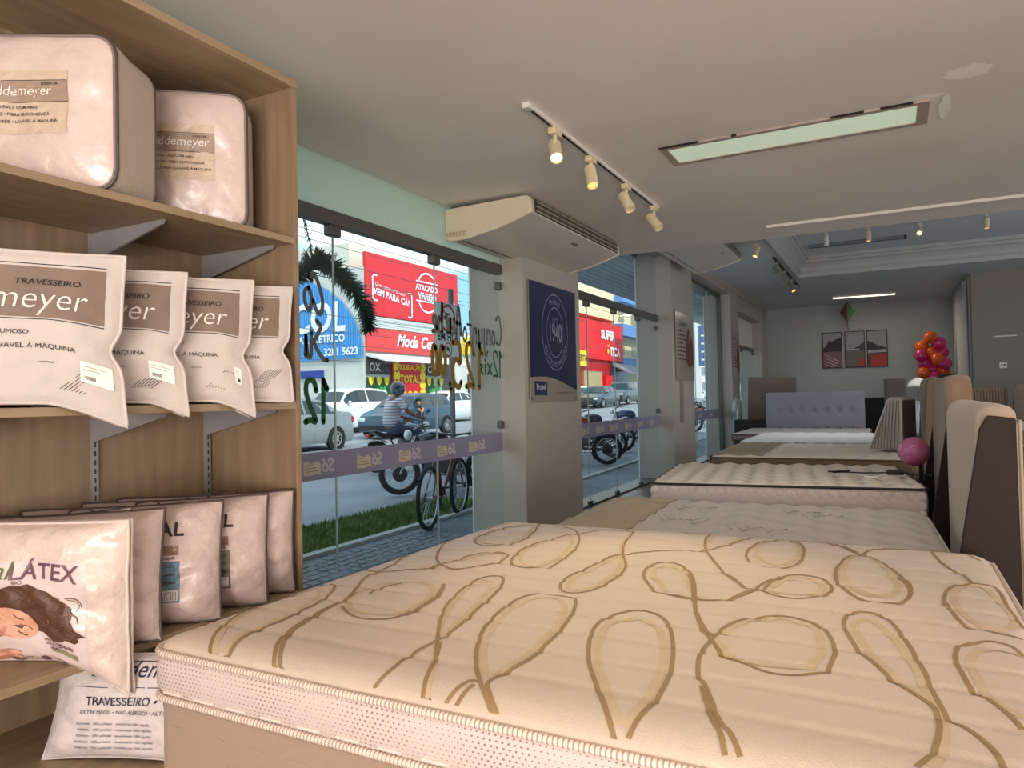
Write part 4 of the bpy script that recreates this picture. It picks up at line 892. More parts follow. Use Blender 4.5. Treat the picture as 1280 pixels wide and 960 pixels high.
# ------------------------------------------------------------------ air conditioners
acm = M('ac_plastic', (212, 206, 196), .35, coat=.2); ace = M('ac_end_warm_lit', (220, 209, 186), .4)  # warm light on the unit's ends is mixed into their cream colour
ac = thing('air_conditioner', 'long underceiling air conditioner over the first pillar', 'air conditioner', (0, 0, 0), 0, 'underceiling air conditioners')
body = [(-3.12, 2.80), (-2.40, 2.812), (-2.365, 2.79), (-2.355, 2.685), (-2.50, 2.635), (-2.64, 2.595), (-2.90, 2.548), (-3.07, 2.54), (-3.115, 2.57)]
MB().prism(body, 1, 4.89, 6.82).build('housing', acm, ac, bevel=.012, seg=3)
for y0, y1 in ((4.85, 4.89), (6.82, 6.86)):
    MB().prism([(x+(.008 if x > -2.6 else -.004), z-(.006 if z < 2.7 else -.002)) for x, z in body], 1, y0, y1).build('end_cap', ace, ac, bevel=.012, seg=3)
vt = MB()
for k in range(11): vt.box(-3.10+k*.017, -3.092+k*.017, 4.846, 4.851, 2.575-.0005*k, 2.61)
vt.build('side_vent', M('ac_vent_warm_lit', (180, 164, 132), .5), ac)
ol = MB().box(-2.36, -2.349, 4.93, 6.79, 2.692, 2.792).build('air_outlet', M('ac_outlet_dark', (46, 40, 36), .6), ac)
lv = MB()
for z in (2.70, 2.735, 2.772):
    o_ = MB(); o_.x = None; o_.box(-2.352, -2.335, 4.94, 6.78, z-.0035, z+.0035); o_.build('louver', M('ac_louver', (176, 164, 148), .45), ol)
for k in range(60): lv.box(-2.3495, -2.346, 4.96+k*.0305, 4.964+k*.0305, 2.70, 2.785)
lv.build('fin', M('ac_fin', (110, 100, 90), .5), ol)
lgm = MB(); put_text(lgm, 'ELGIN', lambda a, c: (-2.47+c*.9-.0, 5.95+a, 2.643+.33*c-.0075), .045, bold=.03, shear=.15); lgm.build('maker_print', M('ac_print', (60, 60, 64), .5), ac)
MB().prism([(-2.99, 2.5395), (-2.985, 2.5385), (-2.985, 2.56), (-2.99, 2.56)], 1, 4.9, 6.8).build('panel_seam', black, ac)
for k, (y0, y1) in enumerate([(5.0, 5.03), (6.5, 6.53)]): MB().box(-3.05, -2.5, y0, y1, 2.80, 2.838).build('hanger', black, ac)
MB().box(-3.1, -2.42, 4.9, 6.8, 2.813, 2.822).build('top_plate', black, ac)
# give the empty a base point on the unit
for ch in ac.children: ch.location = (2.74, -5.85, -2.54)
ac.location = (-2.74, 5.85, 2.54)
dup(ac, (-2.35, 10.42, 3.19), None, 'second underceiling air conditioner, half hidden by the lower ceiling edge')
# ------------------------------------------------------------------ far ceiling lamps
t = thing('strip_light', 'lit white strip light near the far wall', 'ceiling light', (-.48, 18.65, 3.52), radians(2))
MB().box(-.66, .66, -.07, .07, -.03, 0).build('housing', white, t, bevel=.004); MB().box(-.65, .65, -.06, .06, -.045, -.03).build('tube_diffuser', M('strip_lit', (255, 244, 214), .4, emit=1.7), t)
t = thing('strip_light', 'unlit grey strip light inside the ceiling tray', 'ceiling light', (-.44, 13.65, 3.86))
MB().box(-.76, .72, -.07, .07, -.05, 0).build('housing', M('strip_grey', (120, 124, 128), .5), t, bevel=.004); MB().box(.72, .76, -.075, .075, -.055, 0).build('end_cap', black, t)
silver = M('spot_silver', (150, 146, 138), .35, .3)
for i, (x, y, f_, lb, bd_) in enumerate([(-1.69, 11.1, lit, 'small lit spot at the left end of the far ceiling row', ivory), (-.84, 12.6, ivory, 'white spot with a black top, far ceiling row', white), (-.23, 12.6, lit, 'beige spot with glowing end in the middle of the far ceiling row', ivory), (.48, 12.7, lit, 'brightly lit round spot facing the viewer in the far ceiling row', ivory), (1.33, 12.6, warmglow, 'ivory spot near the right end of the far ceiling row', ivory)]):
    spot(lb, (x, y, 3.86 if x > -1.3 else 3.52), ((0, 0, -1), (0, 0, -1), (0, 0, -1), (-.2, -1, -.5), (0, -.1, -1))[i] if i else (-.3, -.3, -1), f_, 'far ceiling spotlights', 1.0, body=bd_)
for k, y in enumerate([12.9, 13.9, 15.0, 15.9]):
    spot(['silver spot nearest on the far left track', 'second silver spot on the far left track', 'third silver spot on the far left track', 'last silver spot on the far left track'][k], (-1.64, y, 3.52), (.5, -.5, -1), warmglow if k == 2 else silver, 'silver spotlights on the far left track', 1.25, body=silver)
tag(MB().box(-.018, .018, -1.9, 1.9, -.024, 0).build('light_track', black, loc=(-1.64, 14.4, 3.52)), 'black ceiling track with silver spots left of the tray', 'light track')
# ------------------------------------------------------------------ pictures, pendant, balloons, posters
def picture(label, x, mode):
    t = thing('framed_picture', label, 'picture', (x, 20.4, 2.35), 0, 'three framed pictures on the far wall')
    w_, h_ = .235, .465; fr = M('frame_black', (30, 22, 22), .5)
    for a in ((-w_, -w_+.02, -h_, h_), (w_-.02, w_, -h_, h_), (-w_, w_, -h_, -h_+.02), (-w_, w_, h_-.02, h_)): MB().box(a[0], a[1], -.035, 0, a[2], a[3]).build('frame_side', fr, t)
    MB().box(-w_+.02, w_-.02, -.02, -.001, -h_+.02, h_-.02).build('print_sky', M('pic_sky', (150, 150, 152), .6), t)
    def poly(nm, pts, col, y): 
        q = MB(); q.add([(p[0]*(w_-.02), y, p[1]*(h_-.02)) for p in pts], [tuple(range(len(pts)))]); q.build(nm, M(nm+str(col[0])+str(col[1]), col, .6), t)
    if mode == 0:
        poly('print_mountain', [(-1, .1), (-.55, .35), (-.3, .6), (0, .5), (.4, .62), (1, .7), (1, -.15), (-1, -.15)], (50, 48, 52), -.0215); poly('print_field', [(-1, -.1), (1, -.08), (1, -1), (-1, -1)], (120, 92, 92), -.0216)
        for k in range(4): poly('print_row', [(-1, -.2-.2*k), (-.9, -.2-.2*k), (.7, -.62-.16*k), (.4, -.62-.16*k)], (198, 160, 160), -.0218)
    elif mode == 1:
        poly('print_mountain', [(-.1, .05), (.5, .22), (1, .42), (1, -.1), (-.2, -.1)], (58, 56, 60), -.0215); poly('print_field', [(-1, -.05), (1, -.1), (1, -1), (-1, -1)], (108, 98, 92), -.0216); poly('print_red', [(.35, -1), (1, -1), (1, -.5), (.6, -.6)], (178, 62, 62), -.0218)
        poly('print_snow', [(-1, .0), (.5, .02), (.5, -.02), (-1, -.05)], (206, 204, 202), -.0219)
    else:
        poly('print_mountain', [(-1, .45), (-.5, .38), (0, .18), (1, .02), (1, -.1), (-1, -.1)], (52, 50, 54), -.0215); poly('print_snow', [(-1, -.1), (1, -.05), (1, -.22), (-1, -.25)], (170, 166, 164), -.0217); poly('print_field', [(-1, -.25), (1, -.2), (1, -1), (-1, -1)], (96, 70, 66), -.0216); poly('print_red', [(-.8, -1), (1, -1), (1, -.28), (-.6, -.42)], (176, 58, 54), -.0219)
    return t
picture('framed mountain picture, leftmost of the three on the far wall', -1.29, 0); picture('framed picture with a red corner, middle of the three on the far wall', -.76, 1); picture('framed picture with the most red, rightmost of three on the far wall', -.25, 2)
t = thing('kite_ornament', 'diamond-shaped dark red and green ornament hanging above the pictures', 'ornament', (-.89, 19.9, 3.27))
MB().add([(0, -.03, .27), (-.165, 0, 0), (0, -.03, -.27), (-.02, .05, 0)], [(0, 1, 2), (0, 3, 1), (1, 3, 2), (0, 2, 3)]).build('red_side', M('kite_red', (84, 12, 26), .5), t)
MB().add([(0, -.031, .27), (.165, 0, 0), (0, -.031, -.27), (.02, .05, 0)], [(0, 2, 1), (0, 1, 3), (1, 2, 3), (0, 3, 2)]).build('green_side', M('kite_green', (22, 98, 36), .5), t)
MB().cyl((0, 0, -.27), (.01, 0, -.45), .012).build('tail', M('kite_tail', (90, 90, 84), .6), t); MB().cyl((0, 0, .26), (0, 0, .25), .003).build('thread', black, t)
cols = {'o': (232, 96, 22), 'p': (204, 44, 116)}
bl = [(.86, 2.46, 'o'), (.68, 2.27, 'o'), (1.02, 2.32, 'p'), (.86, 2.13, 'o'), (.66, 2.06, 'p'), (1.08, 2.12, 'p'), (.98, 1.97, 'o'), (.72, 1.88, 'p'), (1.12, 1.86, 'p'), (.88, 1.74, 'p'), (.70, 1.66, 'o'), (1.08, 1.70, 'o'), (.92, 1.56, 'p'), (.70, 1.46, 'p')]
nm = {'o': 'orange', 'p': 'magenta'}
for i, (x, z, c_) in enumerate(bl):
    balloon('balloon', nm[c_]+' balloon in the far corner column, '+['topmost of all', 'upper left edge', 'upper right, behind the front ones', 'second orange one down the middle', 'left edge at mid height', 'right edge near the curtain', 'lower orange one right of middle', 'lower left of the middle', 'lower right near the curtain', 'low centre, pink', 'lowest orange at the left edge', 'low right beside the dark box', 'near the bottom centre', 'bottom left'][i], (x, 18.9+(.12 if i % 2 else 0), z), .145, cols[c_], (radians(20*(i % 3)), radians(30*((i % 4)-1.5)), 0), 'balloon column in the far corner')
t = thing('balloon_stand', 'dark stand holding the balloon column in the far corner', 'stand', (.9, 19.05, 0))
MB().cyl((0, 0, .02), (0, 0, 2.4), .02).build('pole', black, t); MB().lathe([(.2, 0), (.2, .02), (.03, .04)]).build('base', black, t)
tag(MB().box(-.17, .17, -.1, .1, 0, 1.62).build('dark_post_box', M('post_green_grey', (54, 58, 48), .6), loc=(1.12, 18.2, 0), bevel=.01), 'dark green-grey box post below the balloons', 'box')
# blue poster on the first pillar
t = thing('wall_poster', 'navy blue acrylic poster with a round 1940 emblem on the first pillar', 'poster', (XP, 6.4, 1.8))
MB().box(.012, .018, -.55, .545, -.56, .56).build('acrylic_plate', M('acrylic_clear', (150, 142, 130), .2, coat=.5), t, bevel=.002)
navyp = M('poster_navy', (8, 26, 78), .25, coat=.5)
q = MB(); K = 24
P_ = [(.0195, -.545+1.085*i/K, -.335+.02*sin(i/K*pi)-.115*(i/K)**1.0*(.5+.5*sin((i/K-.5)*pi))) for i in range(K+1)]
q.add(P_+[(.0195, .54, .555), (.0195, -.545, .555)], [tuple(range(K+3))]); q.build('navy_field', navyp, t)
ringm = M('poster_pale', (128, 136, 160), .5)
def ell(mb, cy, cz, r0, r1, kx=.82, n=64, x=.0208):
    for i in range(n):
        a, b_ = 2*pi*i/n, 2*pi*(i+1)/n
        mb.add([(x, cy+r0*kx*cos(a), cz+r0*sin(a)), (x, cy+r1*kx*cos(a), cz+r1*sin(a)), (x, cy+r1*kx*cos(b_), cz+r1*sin(b_)), (x, cy+r0*kx*cos(b_), cz+r0*sin(b_))], [(0, 1, 2, 3)])
q = MB(); ell(q, .02, .11, .362, .373, .82); ell(q, .02, .11, .236, .246, .80); q.build('emblem_ring', ringm, t)
q = MB(); put_text(q, '1940', lambda a, c: (.021, .02+a, .02+c), .26, bold=.02, xs=.60); q.build('emblem_year', ringm, t); q = MB(); put_text(q, 'DESDE', lambda a, c: (.021, .02+a, .22+c), .045)
def arc(mb, s_, cy, cz, R, a0, a1, size, flip=False):
    K = len(s_)
    for i, ch in enumerate(s_):
        if ch == ' ': continue
        a = a0+(a1-a0)*(i+.5)/K; rot = a-pi/2 if not flip else a+pi/2
        put_text(mb, ch, lambda x, z: (.021, cy+R*.82*cos(a)+x*cos(rot)-z*sin(rot), cz+R*sin(a)+x*sin(rot)+z*cos(rot)), size, bold=.01)
arc(q, 'Probel', .02, .11, .275, radians(120), radians(60), .085); arc(q, 'COLCHÕES DE TRADIÇÃO', .02, .11, .335, radians(205), radians(335), .06, True)
q.build('emblem_lettering', ringm, t)
q = MB(); q.add([(.0195, -.46, -.50), (.0195, -.19, -.50), (.0195, -.19, -.37), (.0195, -.46, -.37)], [(0, 1, 2, 3)]); lb = q.build('logo_patch', navyp, t)
q = MB(); put_text(q, 'Probel', lambda a, c: (.021, -.325+a, -.445+c), .075, bold=.02); q.build('logo_lettering', M('poster_white', (190, 196, 206), .5), lb)
q = MB(); put_text(q, 'www.probel.com.br', lambda a, c: (.0205, .25+a, -.49+c), .042); q.build('address_line', M('poster_grey', (110, 104, 100), .5), t)
for y, z in ((-.52, .53), (.515, .53), (-.52, -.53), (.515, -.53)): MB().lathe([(.012, 0), (.012, .024), (.008, .027)], (0, y, z), 12, 'x').build('standoff', alu, t)
# posters on the second and third pillars
def poster2(label, yc, w_, zc, h_):
    t = thing('wall_poster', label, 'poster', (XP, yc, zc), 0, 'pale posters on the far pillars')
    MB().box(.01, .016, -w_/2, w_/2, -h_/2, h_/2).build('plate', M('poster_pale_plate', (150, 142, 132), .3, coat=.4), t, bevel=.002)
    q = MB()
    for k in range(8): q.box(.0165, .018, -w_*.35, -w_*.35+w_*(.25+.1*(k % 3)), h_*(.22-.06*k), h_*(.235-.06*k))
    put_text(q, 'Conforto', lambda a, c: (.018, -w_*.12+a, h_*.30+c), .13, shear=.2); q.build('poster_print', M('poster_ink', (44, 42, 44), .6), t)
    q = MB(); q.add([(.0175, y*w_, z*h_) for y, z in ((.05, .05), (.12, .25), (.2, .3), (.3, .2), (.42, .1), (.44, -.25), (.2, -.32), (.0, -.2))], [tuple(range(8))]); q.build('poster_figure', M('poster_red_brown', (104, 58, 52), .6), t)
    q = MB(); q.add([(.018, y*w_, z*h_) for y, z in ((.2, .18), (.26, .22), (.32, .16), (.28, .05), (.2, .08))], [tuple(range(5))]); q.build('poster_figure_pale', M('poster_skin', (150, 116, 98), .6), t)
    return t
poster2('pale acrylic poster with script and figures on the second pillar', 11.5, 1.16, 2.04, 1.06)
tag(MB().box(0, .012, -.1, .1, -.33, .33).build('notice_strip', M('strip_paper', (140, 132, 122), .6), loc=(XP, 11.25, 1.18)), 'narrow vertical notice under the poster on the second pillar', 'notice')
poster2('pale acrylic poster on the third pillar', 15.86, .8, 2.07, 1.15)

# ================================================================== OUTSIDE
def gz(y): return -.12+max(0, y-12)*.018
asph = M('asphalt', (128, 132, 138), .85, var=(.8, (148, 150, 152)), bump=(60, .2))
def ground(nm, x0, x1, dz, mat, y0=-8, y1=110, thick=.1):
    b = MB(); ys = [y0, 12, y1]
    for a, c in zip(ys, ys[1:]):
        b.add([(x0, a, gz(a)+dz-thick), (x1, a, gz(a)+dz-thick), (x1, c, gz(c)+dz-thick), (x0, c, gz(c)+dz-thick), (x0, a, gz(a)+dz), (x1, a, gz(a)+dz), (x1, c, gz(c)+dz), (x0, c, gz(c)+dz)], [(0, 3, 2, 1), (4, 5, 6, 7), (0, 1, 5, 4), (2, 3, 7, 6), (1, 2, 6, 5), (3, 0, 4, 7)])
    return b.build(nm, mat)
S(ground('ground_road', -21.2, -4.68, -.02, asph))
pav = M('pavement_grey', (120, 124, 130), .8, bump=(20, .4), var=(3, (96, 100, 108)))
S(ground('ground_pavement', -4.62, XO+.3, 0, pav)); S(ground('ground_far_pavement', -24, -21.2, .1, M('pavement_far', (176, 172, 164), .8)))
S(ground('kerb_near', -4.70, -4.60, .035, M('kerb_stone', (168, 168, 164), .7)))
S(MB().box(-80, -24, -20, 130, -.5, .1).build('ground_beyond', asph))
# mosaic stones near the window
q = MB(); random.seed(3)
for i in range(26):
    for j in range(9):
        x = -4.5+j*.12; y = 3.2+i*.12; a = random.random()*.02
        q.box(x+a, x+.1, y+a, y+.1, -.119, -.112-.004*random.random())
tag(q.build('paving_stones', M('stone_mosaic', (120, 120, 124), .8), None), 'rough grey stone mosaic on the pavement under the window', 'paving', kind='stuff')
# grass strip
grassm = M('grass_green', (70, 104, 44), .9, var=(5, (104, 120, 58)))
q = MB(); random.seed(5)
q.box(-5.75, -4.70, -2, 8.6, -.14, -.105)
for i in range(9000):
    x = random.uniform(-5.75, -4.70); y = random.uniform(3.6, 8.6); h = random.uniform(.03, .075); a = random.random()*6.28; r = .008
    if y > 7.9 and random.random() < (y-7.9)*1.3: continue
    q.add([(x+r*cos(a), y+r*sin(a), -.106), (x-r*cos(a), y-r*sin(a), -.106), (x+random.uniform(-.03, .03), y+random.uniform(-.03, .03), -.106+h)], [(0, 1, 2)])
tag(q.build('grass_verge', grassm), 'green grass verge between the pavement and the road', 'grass', kind='stuff')
# building above: canopy, parapet
can = M('canopy_blue_grey', (176, 184, 190), .7); st_ = M('canopy_slat', (92, 102, 112), .6)
b = MB(); b.box(-5.0, XO, -8, 30, 3.42, 3.60); b.box(-5.05, -4.95, -8, 30, 3.40, 3.85); b.box(-5.05, -4.4, -8, 30, 3.85, 5.8)
for k in range(10): b.box(-4.95+k*.155, -4.83+k*.155, -8, 30, 3.41, 3.42)
o = S(b.build('facade_canopy', can))
b = MB(); b.box(XO-.02, XO+.2, -8, -4.2, -.12, 4); b.box(XO, 6.3, -6, 21, 4.3, 5.8); b.box(XO, 6.3, 20.7, 21, 0, 4.3)
S(b.build('wall_outer', M('outer_white', (206, 208, 206), .7)))
b = MB()
for a, c in PIL[1:]: b.box(XO-.012, XO, a, c, -.12, 3.4)
S(b.build('wall_outer_cladding', M('outer_cladding', (238, 242, 242), .6)))
# ------------------------------------------------------------------ vehicles
tyre = M('tyre', (24, 24, 26), .85); rimm = M('rim_silver', (186, 188, 190), .35, .5); cglass = M('car_glass', (38, 48, 54), .08, coat=.4); plastic = M('car_plastic', (26, 27, 30), .6); headl = M('headlamp', (214, 220, 222), .15, coat=.5); taill = M('tail_lamp', (190, 24, 28), .25, coat=.4); platem = M('number_plate', (206, 210, 214), .5); chrome = M('chrome', (170, 172, 176), .2, .9)
def wheel(root, x, y, z, r, w_, axis='x', name='wheel', spokes=9):
    t = MB(); t.lathe([(r*.66, -w_/2), (r*.94, -w_/2), (r, -w_*.35), (r, w_*.35), (r*.94, w_/2), (r*.66, w_/2)], (x, y, z), 28, axis, cap=False); o = t.build(name, tyre, root, smooth=False)
    q = MB(); q.lathe([(r*.67, -w_*.46), (r*.67, w_*.46), (r*.58, w_*.46), (r*.54, w_*.2), (r*.54, -w_*.2), (r*.58, -w_*.46)], (x, y, z), 28, axis, cap=False)
    for k in range(spokes):
        a = 2*pi*k/spokes
        for s_ in (-.36, .36): q.cyl((x+s_*w_, y, z), (x+s_*w_, y+r*.6*cos(a), z+r*.6*sin(a)), r*.055, n=6)
    q.lathe([(r*.16, -w_*.42), (r*.16, w_*.42)], (x, y, z), 12, axis); q.build('rim', rimm, o)
    q = MB(); q.lathe([(r*.5, -w_*.12), (r*.5, w_*.12)], (x, y, z), 16, axis); q.build('brake_disc', plastic, o)
    return o
CARS = {
 # y from front (negative) to rear, belt height, roof height (0 = none), roof half width
 'sedan': dict(L=4.5, W=.87, st=[(-1, .52, 0), (-.97, .66, 0), (-.8, .78, 0), (-.52, .92, 0), (-.24, .96, 1.38), (-.02, .97, 1.47), (.25, .98, 1.46), (.5, .99, 1.36), (.72, 1.02, 0), (.93, 1.03, 0), (.985, .95, 0), (1, .6, 0)]),
 'hatch': dict(L=3.8, W=.83, st=[(-1, .5, 0), (-.96, .68, 0), (-.8, .82, 0), (-.5, .95, 0), (-.22, .98, 1.38), (0, .99, 1.46), (.35, 1.0, 1.46), (.72, 1.02, 1.38), (.93, 1.02, 0), (.985, .9, 0), (1, .55, 0)]),
 'suv': dict(L=4.4, W=.9, st=[(-1, .6, 0), (-.97, .85, 0), (-.8, 1.0, 0), (-.5, 1.1, 0), (-.28, 1.12, 1.6), (-.05, 1.14, 1.72), (.4, 1.14, 1.72), (.82, 1.16, 1.64), (.95, 1.12, 0), (.99, 1.0, 0), (1, .6, 0)])}
def car(label, x, y, kind, col, group='cars parked across the street', rz=0, name='car', windows=cglass, rr=.31):
    D = CARS[kind]; Lh, W_ = D['L']/2, D['W']
    t = thing(name, label, 'car', (x, y, gz(y)), rz, group)
    paint = M('paint_%d_%d_%d' % col, col, .3, coat=.5)
    rings = []
    for s_, belt, roof in D['st']:
        yy = s_*Lh; k = 1-.12*max(0, abs(s_)-.75)/.25
        w1 = W_*k; wr = W_*.74 if roof else w1*.86; top = roof if roof else belt+.02; bb = belt
        rings.append([(-w1*.9, yy, .2), (-w1, yy, .36), (-w1, yy, bb*.62), (-w1*.97, yy, bb), (-wr, yy, top), (-wr*.5, yy, top+.025), (0, yy, top+.035), (wr*.5, yy, top+.025), (wr, yy, top), (w1*.97, yy, bb), (w1, yy, bb*.62), (w1, yy, .36), (w1*.9, yy, .2)])
    b = MB(); b.rings(rings, True, True); b.build('car_body', paint, t, smooth=False, bevel=.03)
    # side windows and screens, slightly proud of the body
    st = D['st']; cab = [i for i, s_ in enumerate(st) if s_[2]]
    i0, i1 = cab[0], cab[-1]
    for sg in (-1, 1):
        def pt(s_, f_):   # along cabin position, 0 belt .. 1 roof
            for a, c in zip(st, st[1:]):
                if a[0] <= s_ <= c[0]:
                    u = (s_-a[0])/(c[0]-a[0]); belt = a[1]+(c[1]-a[1])*u; ta = a[2] or a[1]+.02; tc_ = c[2] or c[1]+.02; top = ta+(tc_-ta)*u
                    wa = W_*.74 if a[2] else W_*.86; wc = W_*.74 if c[2] else W_*.86; wt = wa+(wc-wa)*u
                    return (sg*(W_*.97+(wt-W_*.97)*f_+.012), s_*Lh, belt+(top-belt)*f_)
        s0, s1 = st[i0][0]-.13, st[i1][0]+(.10 if kind == 'sedan' else .02); mid = (s0+s1)/2-.02
        for a, c in ((s0, mid-.02), (mid+.02, s1)):
            N = 6; lo = [pt(a+(c-a)*k/N, .1) for k in range(N+1)]; hi = [pt(a+(c-a)*k/N, .86) for k in range(N+1)]
            MB().add(lo+hi, [(k, k+1, N+2+k, N+1+k) for k in range(N)]).build('side_window', windows, t)
    def screen(ia, ib, nm):
        a, c = rings[ia], rings[ib]; f_ = lambda p, q_, u: tuple(p[k]+(q_[k]-p[k])*u for k in range(3))
        d = -.012 if ib > ia else .012
        P = [f_(a[j], c[j], .12) for j in (4, 5, 6, 7, 8)]+[f_(a[j], c[j], .9) for j in (8, 7, 6, 5, 4)]
        P = [(p[0]*.93, p[1]+d, p[2]+.014) for p in P]
        MB().add(P, [(0, 1, 8, 9), (1, 2, 7, 8), (2, 3, 6, 7), (3, 4, 5, 6)]).build(nm, windows, t)
    screen(i0-1, i0, 'windscreen'); screen(i1+1, i1, 'rear_screen')
    for sx in (-1, 1):
        for sy in (-.62, .62):
            MB().lathe([(rr*1.16, -.01), (rr*1.16, .01)], (sx*(W_-.002), sy*Lh, rr), 24, 'x').build('wheel_arch', plastic, t)
            wheel(t, sx*(W_-.07), sy*Lh, rr, rr, .19)
        hb = st[1][1]
        MB().box(min(sx*W_*.55, sx*W_*.86), max(sx*W_*.55, sx*W_*.86), -Lh-.015, -Lh*.93, hb-.16, hb-.01).build('headlamp', headl, t, bevel=.04)
        rb_ = st[-2][1]
        MB().box(min(sx*W_*.6, sx*W_*.9), max(sx*W_*.6, sx*W_*.9), Lh*.955, Lh+.015, rb_-.22, rb_-.03).build('tail_lamp', taill, t, bevel=.03)
        MB().ball((sx*(W_+.07), (st[i0][0]-.08)*Lh, st[i0][1]+.06), (.08, .05, .06), 10, 8).build('wing_mirror', paint, t, smooth=True)
        MB().box(min(sx*W_, sx*(W_+.015)), max(sx*W_, sx*(W_+.015)), -.06*Lh, .02*Lh, st[i0][1]-.14, st[i0][1]-.115).build('door_handle', paint, t)
    MB().box(-W_*.8, W_*.8, -Lh-.02, -Lh+.06, .24, .42).build('bumper_grille', plastic, t, bevel=.02); MB().box(-W_*.8, W_*.8, Lh-.06, Lh+.02, .24, .40).build('rear_bumper_trim', plastic, t, bevel=.02)
    MB().box(-.2, .2, Lh+.005, Lh+.025, .55, .67).build('number_plate', platem, t)
    return t
car('silver sedan nearest the window, its front hidden by the shelves', -14.75, 14.35, 'sedan', (136, 142, 144))
car('dark blue hatchback behind the motorcyclist', -15.2+.1, 20.9, 'hatch', (46, 74, 92))
car('white boxy SUV parked behind the silver sedan', -19.0, 22.0, 'suv', (232, 234, 234))
car('white sedan right of the dark blue hatchback, one wheel fully visible', -19.2, 29.6, 'sedan', (236, 238, 238))
car('white hatchback whose roof shows above the dark blue one', -20.95, 25.2, 'hatch', (232, 234, 232))
car('black hatchback at the right edge of the first window', -17.3, 32.7, 'hatch', (34, 36, 40))
car('dark grey sedan in front of the red shop, seen through the second window', -18.0, 47.3, 'sedan', (52, 60, 66))
car('white sedan just behind the dark grey one in the second window', -19.9, 49.0, 'sedan', (232, 232, 230))
car('dark SUV at the right edge of the second window', -18.4, 53.6, 'suv', (60, 66, 68))
bikeblack = M('moto_black', (20, 21, 24), .35, coat=.3)
def motorcycle(label, x, y, rz, tank, group='motorcycles parked at the kerb'):
    t = thing('motorcycle', label, 'motorcycle', (x, y, gz(y)), rz, group)   # front towards +x
    r = .31; mt = M('tank_%d_%d_%d' % tank, tank, .25, coat=.5)
    for xx, nm in ((.66, 'front_wheel'), (-.62, 'rear_wheel')):
        q = MB(); q.tube([(xx+(r-.045)*cos(2*pi*k/28), 0, r+(r-.045)*sin(2*pi*k/28)) for k in range(28)], .045, 8, loop=True); o = q.build(nm, tyre, t, smooth=True)
        q = MB(); q.tube([(xx+(r-.085)*cos(2*pi*k/28), 0, r+(r-.085)*sin(2*pi*k/28)) for k in range(28)], .014, 6, loop=True)
        for k in range(22): a = 2*pi*k/22; q.cyl((xx+.04*cos(a+.5), .03*(-1)**k, r+.04*sin(a+.5)), (xx+(r-.085)*cos(a), 0, r+(r-.085)*sin(a)), .0035, n=4)
        q.build('spoked_rim', rimm, o)
        q = MB(); q.lathe([(.05, -.06), (.05, .06)], (xx, 0, r), 14, 'y'); q.lathe([(.11, .055), (.11, .06)], (xx, 0, r), 18, 'y'); q.build('hub', plastic, o)
    q = MB()
    for s_ in (-1, 1): q.cyl((.66, s_*.07, r), (.42, s_*.07, .86), .02)
    q.build('fork', chrome, t)
    MB().tube(smooth_path([(.42+.02, 0, .95), (.36, .18, 1.0), (.24, .36, 1.02)]), .014, 8).build('handlebar', bikeblack, t); MB().tube(smooth_path([(.42+.02, 0, .95), (.36, -.18, 1.0), (.24, -.36, 1.02)]), .014, 8).build('handlebar', bikeblack, t)
    for s_ in (-1, 1):
        q = MB(); q.cyl((.33, s_*.24, 1.01), (.36, s_*.32, 1.16), .006); q.ball((.36, s_*.34, 1.18), (.015, .06, .04), 10, 8); q.build('mirror', bikeblack, t)
    MB().ball((.53, 0, .88), (.06, .085, .08), 14, 10).build('headlight', headl, t, smooth=True)
    MB().ball((.16, 0, .78), (.26, .15, .15), 18, 12).build('fuel_tank', mt, t, smooth=True)
    MB().prism([(-.02, .74), (-.2, .70), (-.55, .78), (-.72, .84), (-.72, .78), (-.5, .66), (-.1, .64), (.0, .66)], 1, -.13, .13).build('seat', bikeblack, t, bevel=.03)
    MB().box(-.08, .3, -.14, .14, .32, .62).build('engine', M('engine_grey', (84, 86, 88), .4, .4), t, bevel=.03)
    q = MB(); q.tube([(.42, 0, .86), (.3, 0, .35), (-.1, 0, .3), (-.3, 0, .62), (-.0, 0, .74), (.42, 0, .86)], .022, 8); q.tube([(-.62, .09, r), (-.1, .09, .34)], .02, 8); q.tube([(-.62, -.09, r), (-.1, -.09, .34)], .02, 8); q.build('frame', bikeblack, t)
    MB().tube([(.2, -.14, .36), (.05, -.17, .26), (-.4, -.17, .27), (-.8, -.17, .4)], [.02, .022, .04, .045], 10).build('exhaust', chrome, t)
    for xx in (.66, -.62):
        q = MB(); a0 = .3 if xx > 0 else .9
        q.rings([[(xx+(r+.02+dr)*cos(a0+1.7*k/10), s_*.06, r+(r+.02+dr)*sin(a0+1.7*k/10)) for s_, dr in ((-1, 0), (1, 0), (1, .01), (-1, .01))] for k in range(11)]); q.build('mudguard', mt if xx > 0 else bikeblack, t)
    MB().box(-.84, -.79, -.06, .06, .68, .76).build('tail_light', taill, t, bevel=.01); MB().box(-.88, -.865, -.1, .1, .46, .62).build('number_plate', platem, t)
    MB().cyl((0, .12, .3), (-.12, .3, .0), .012).build('side_stand', bikeblack, t)
    return t
A_ = math.atan2
motorcycle('parked motorcycle with a spoked front wheel showing under the purple stripe', -5.95, 9.1, radians(222), (30, 32, 36))
motorcycle('parked black motorcycle right of the sign post behind the bicycle', -5.5, 10.15, radians(222), (24, 26, 30))
ridden = motorcycle('motorcycle with a lit red tail lamp ridden by the helmeted man', -8.62, 11.75, radians(68), (38, 70, 100), None)
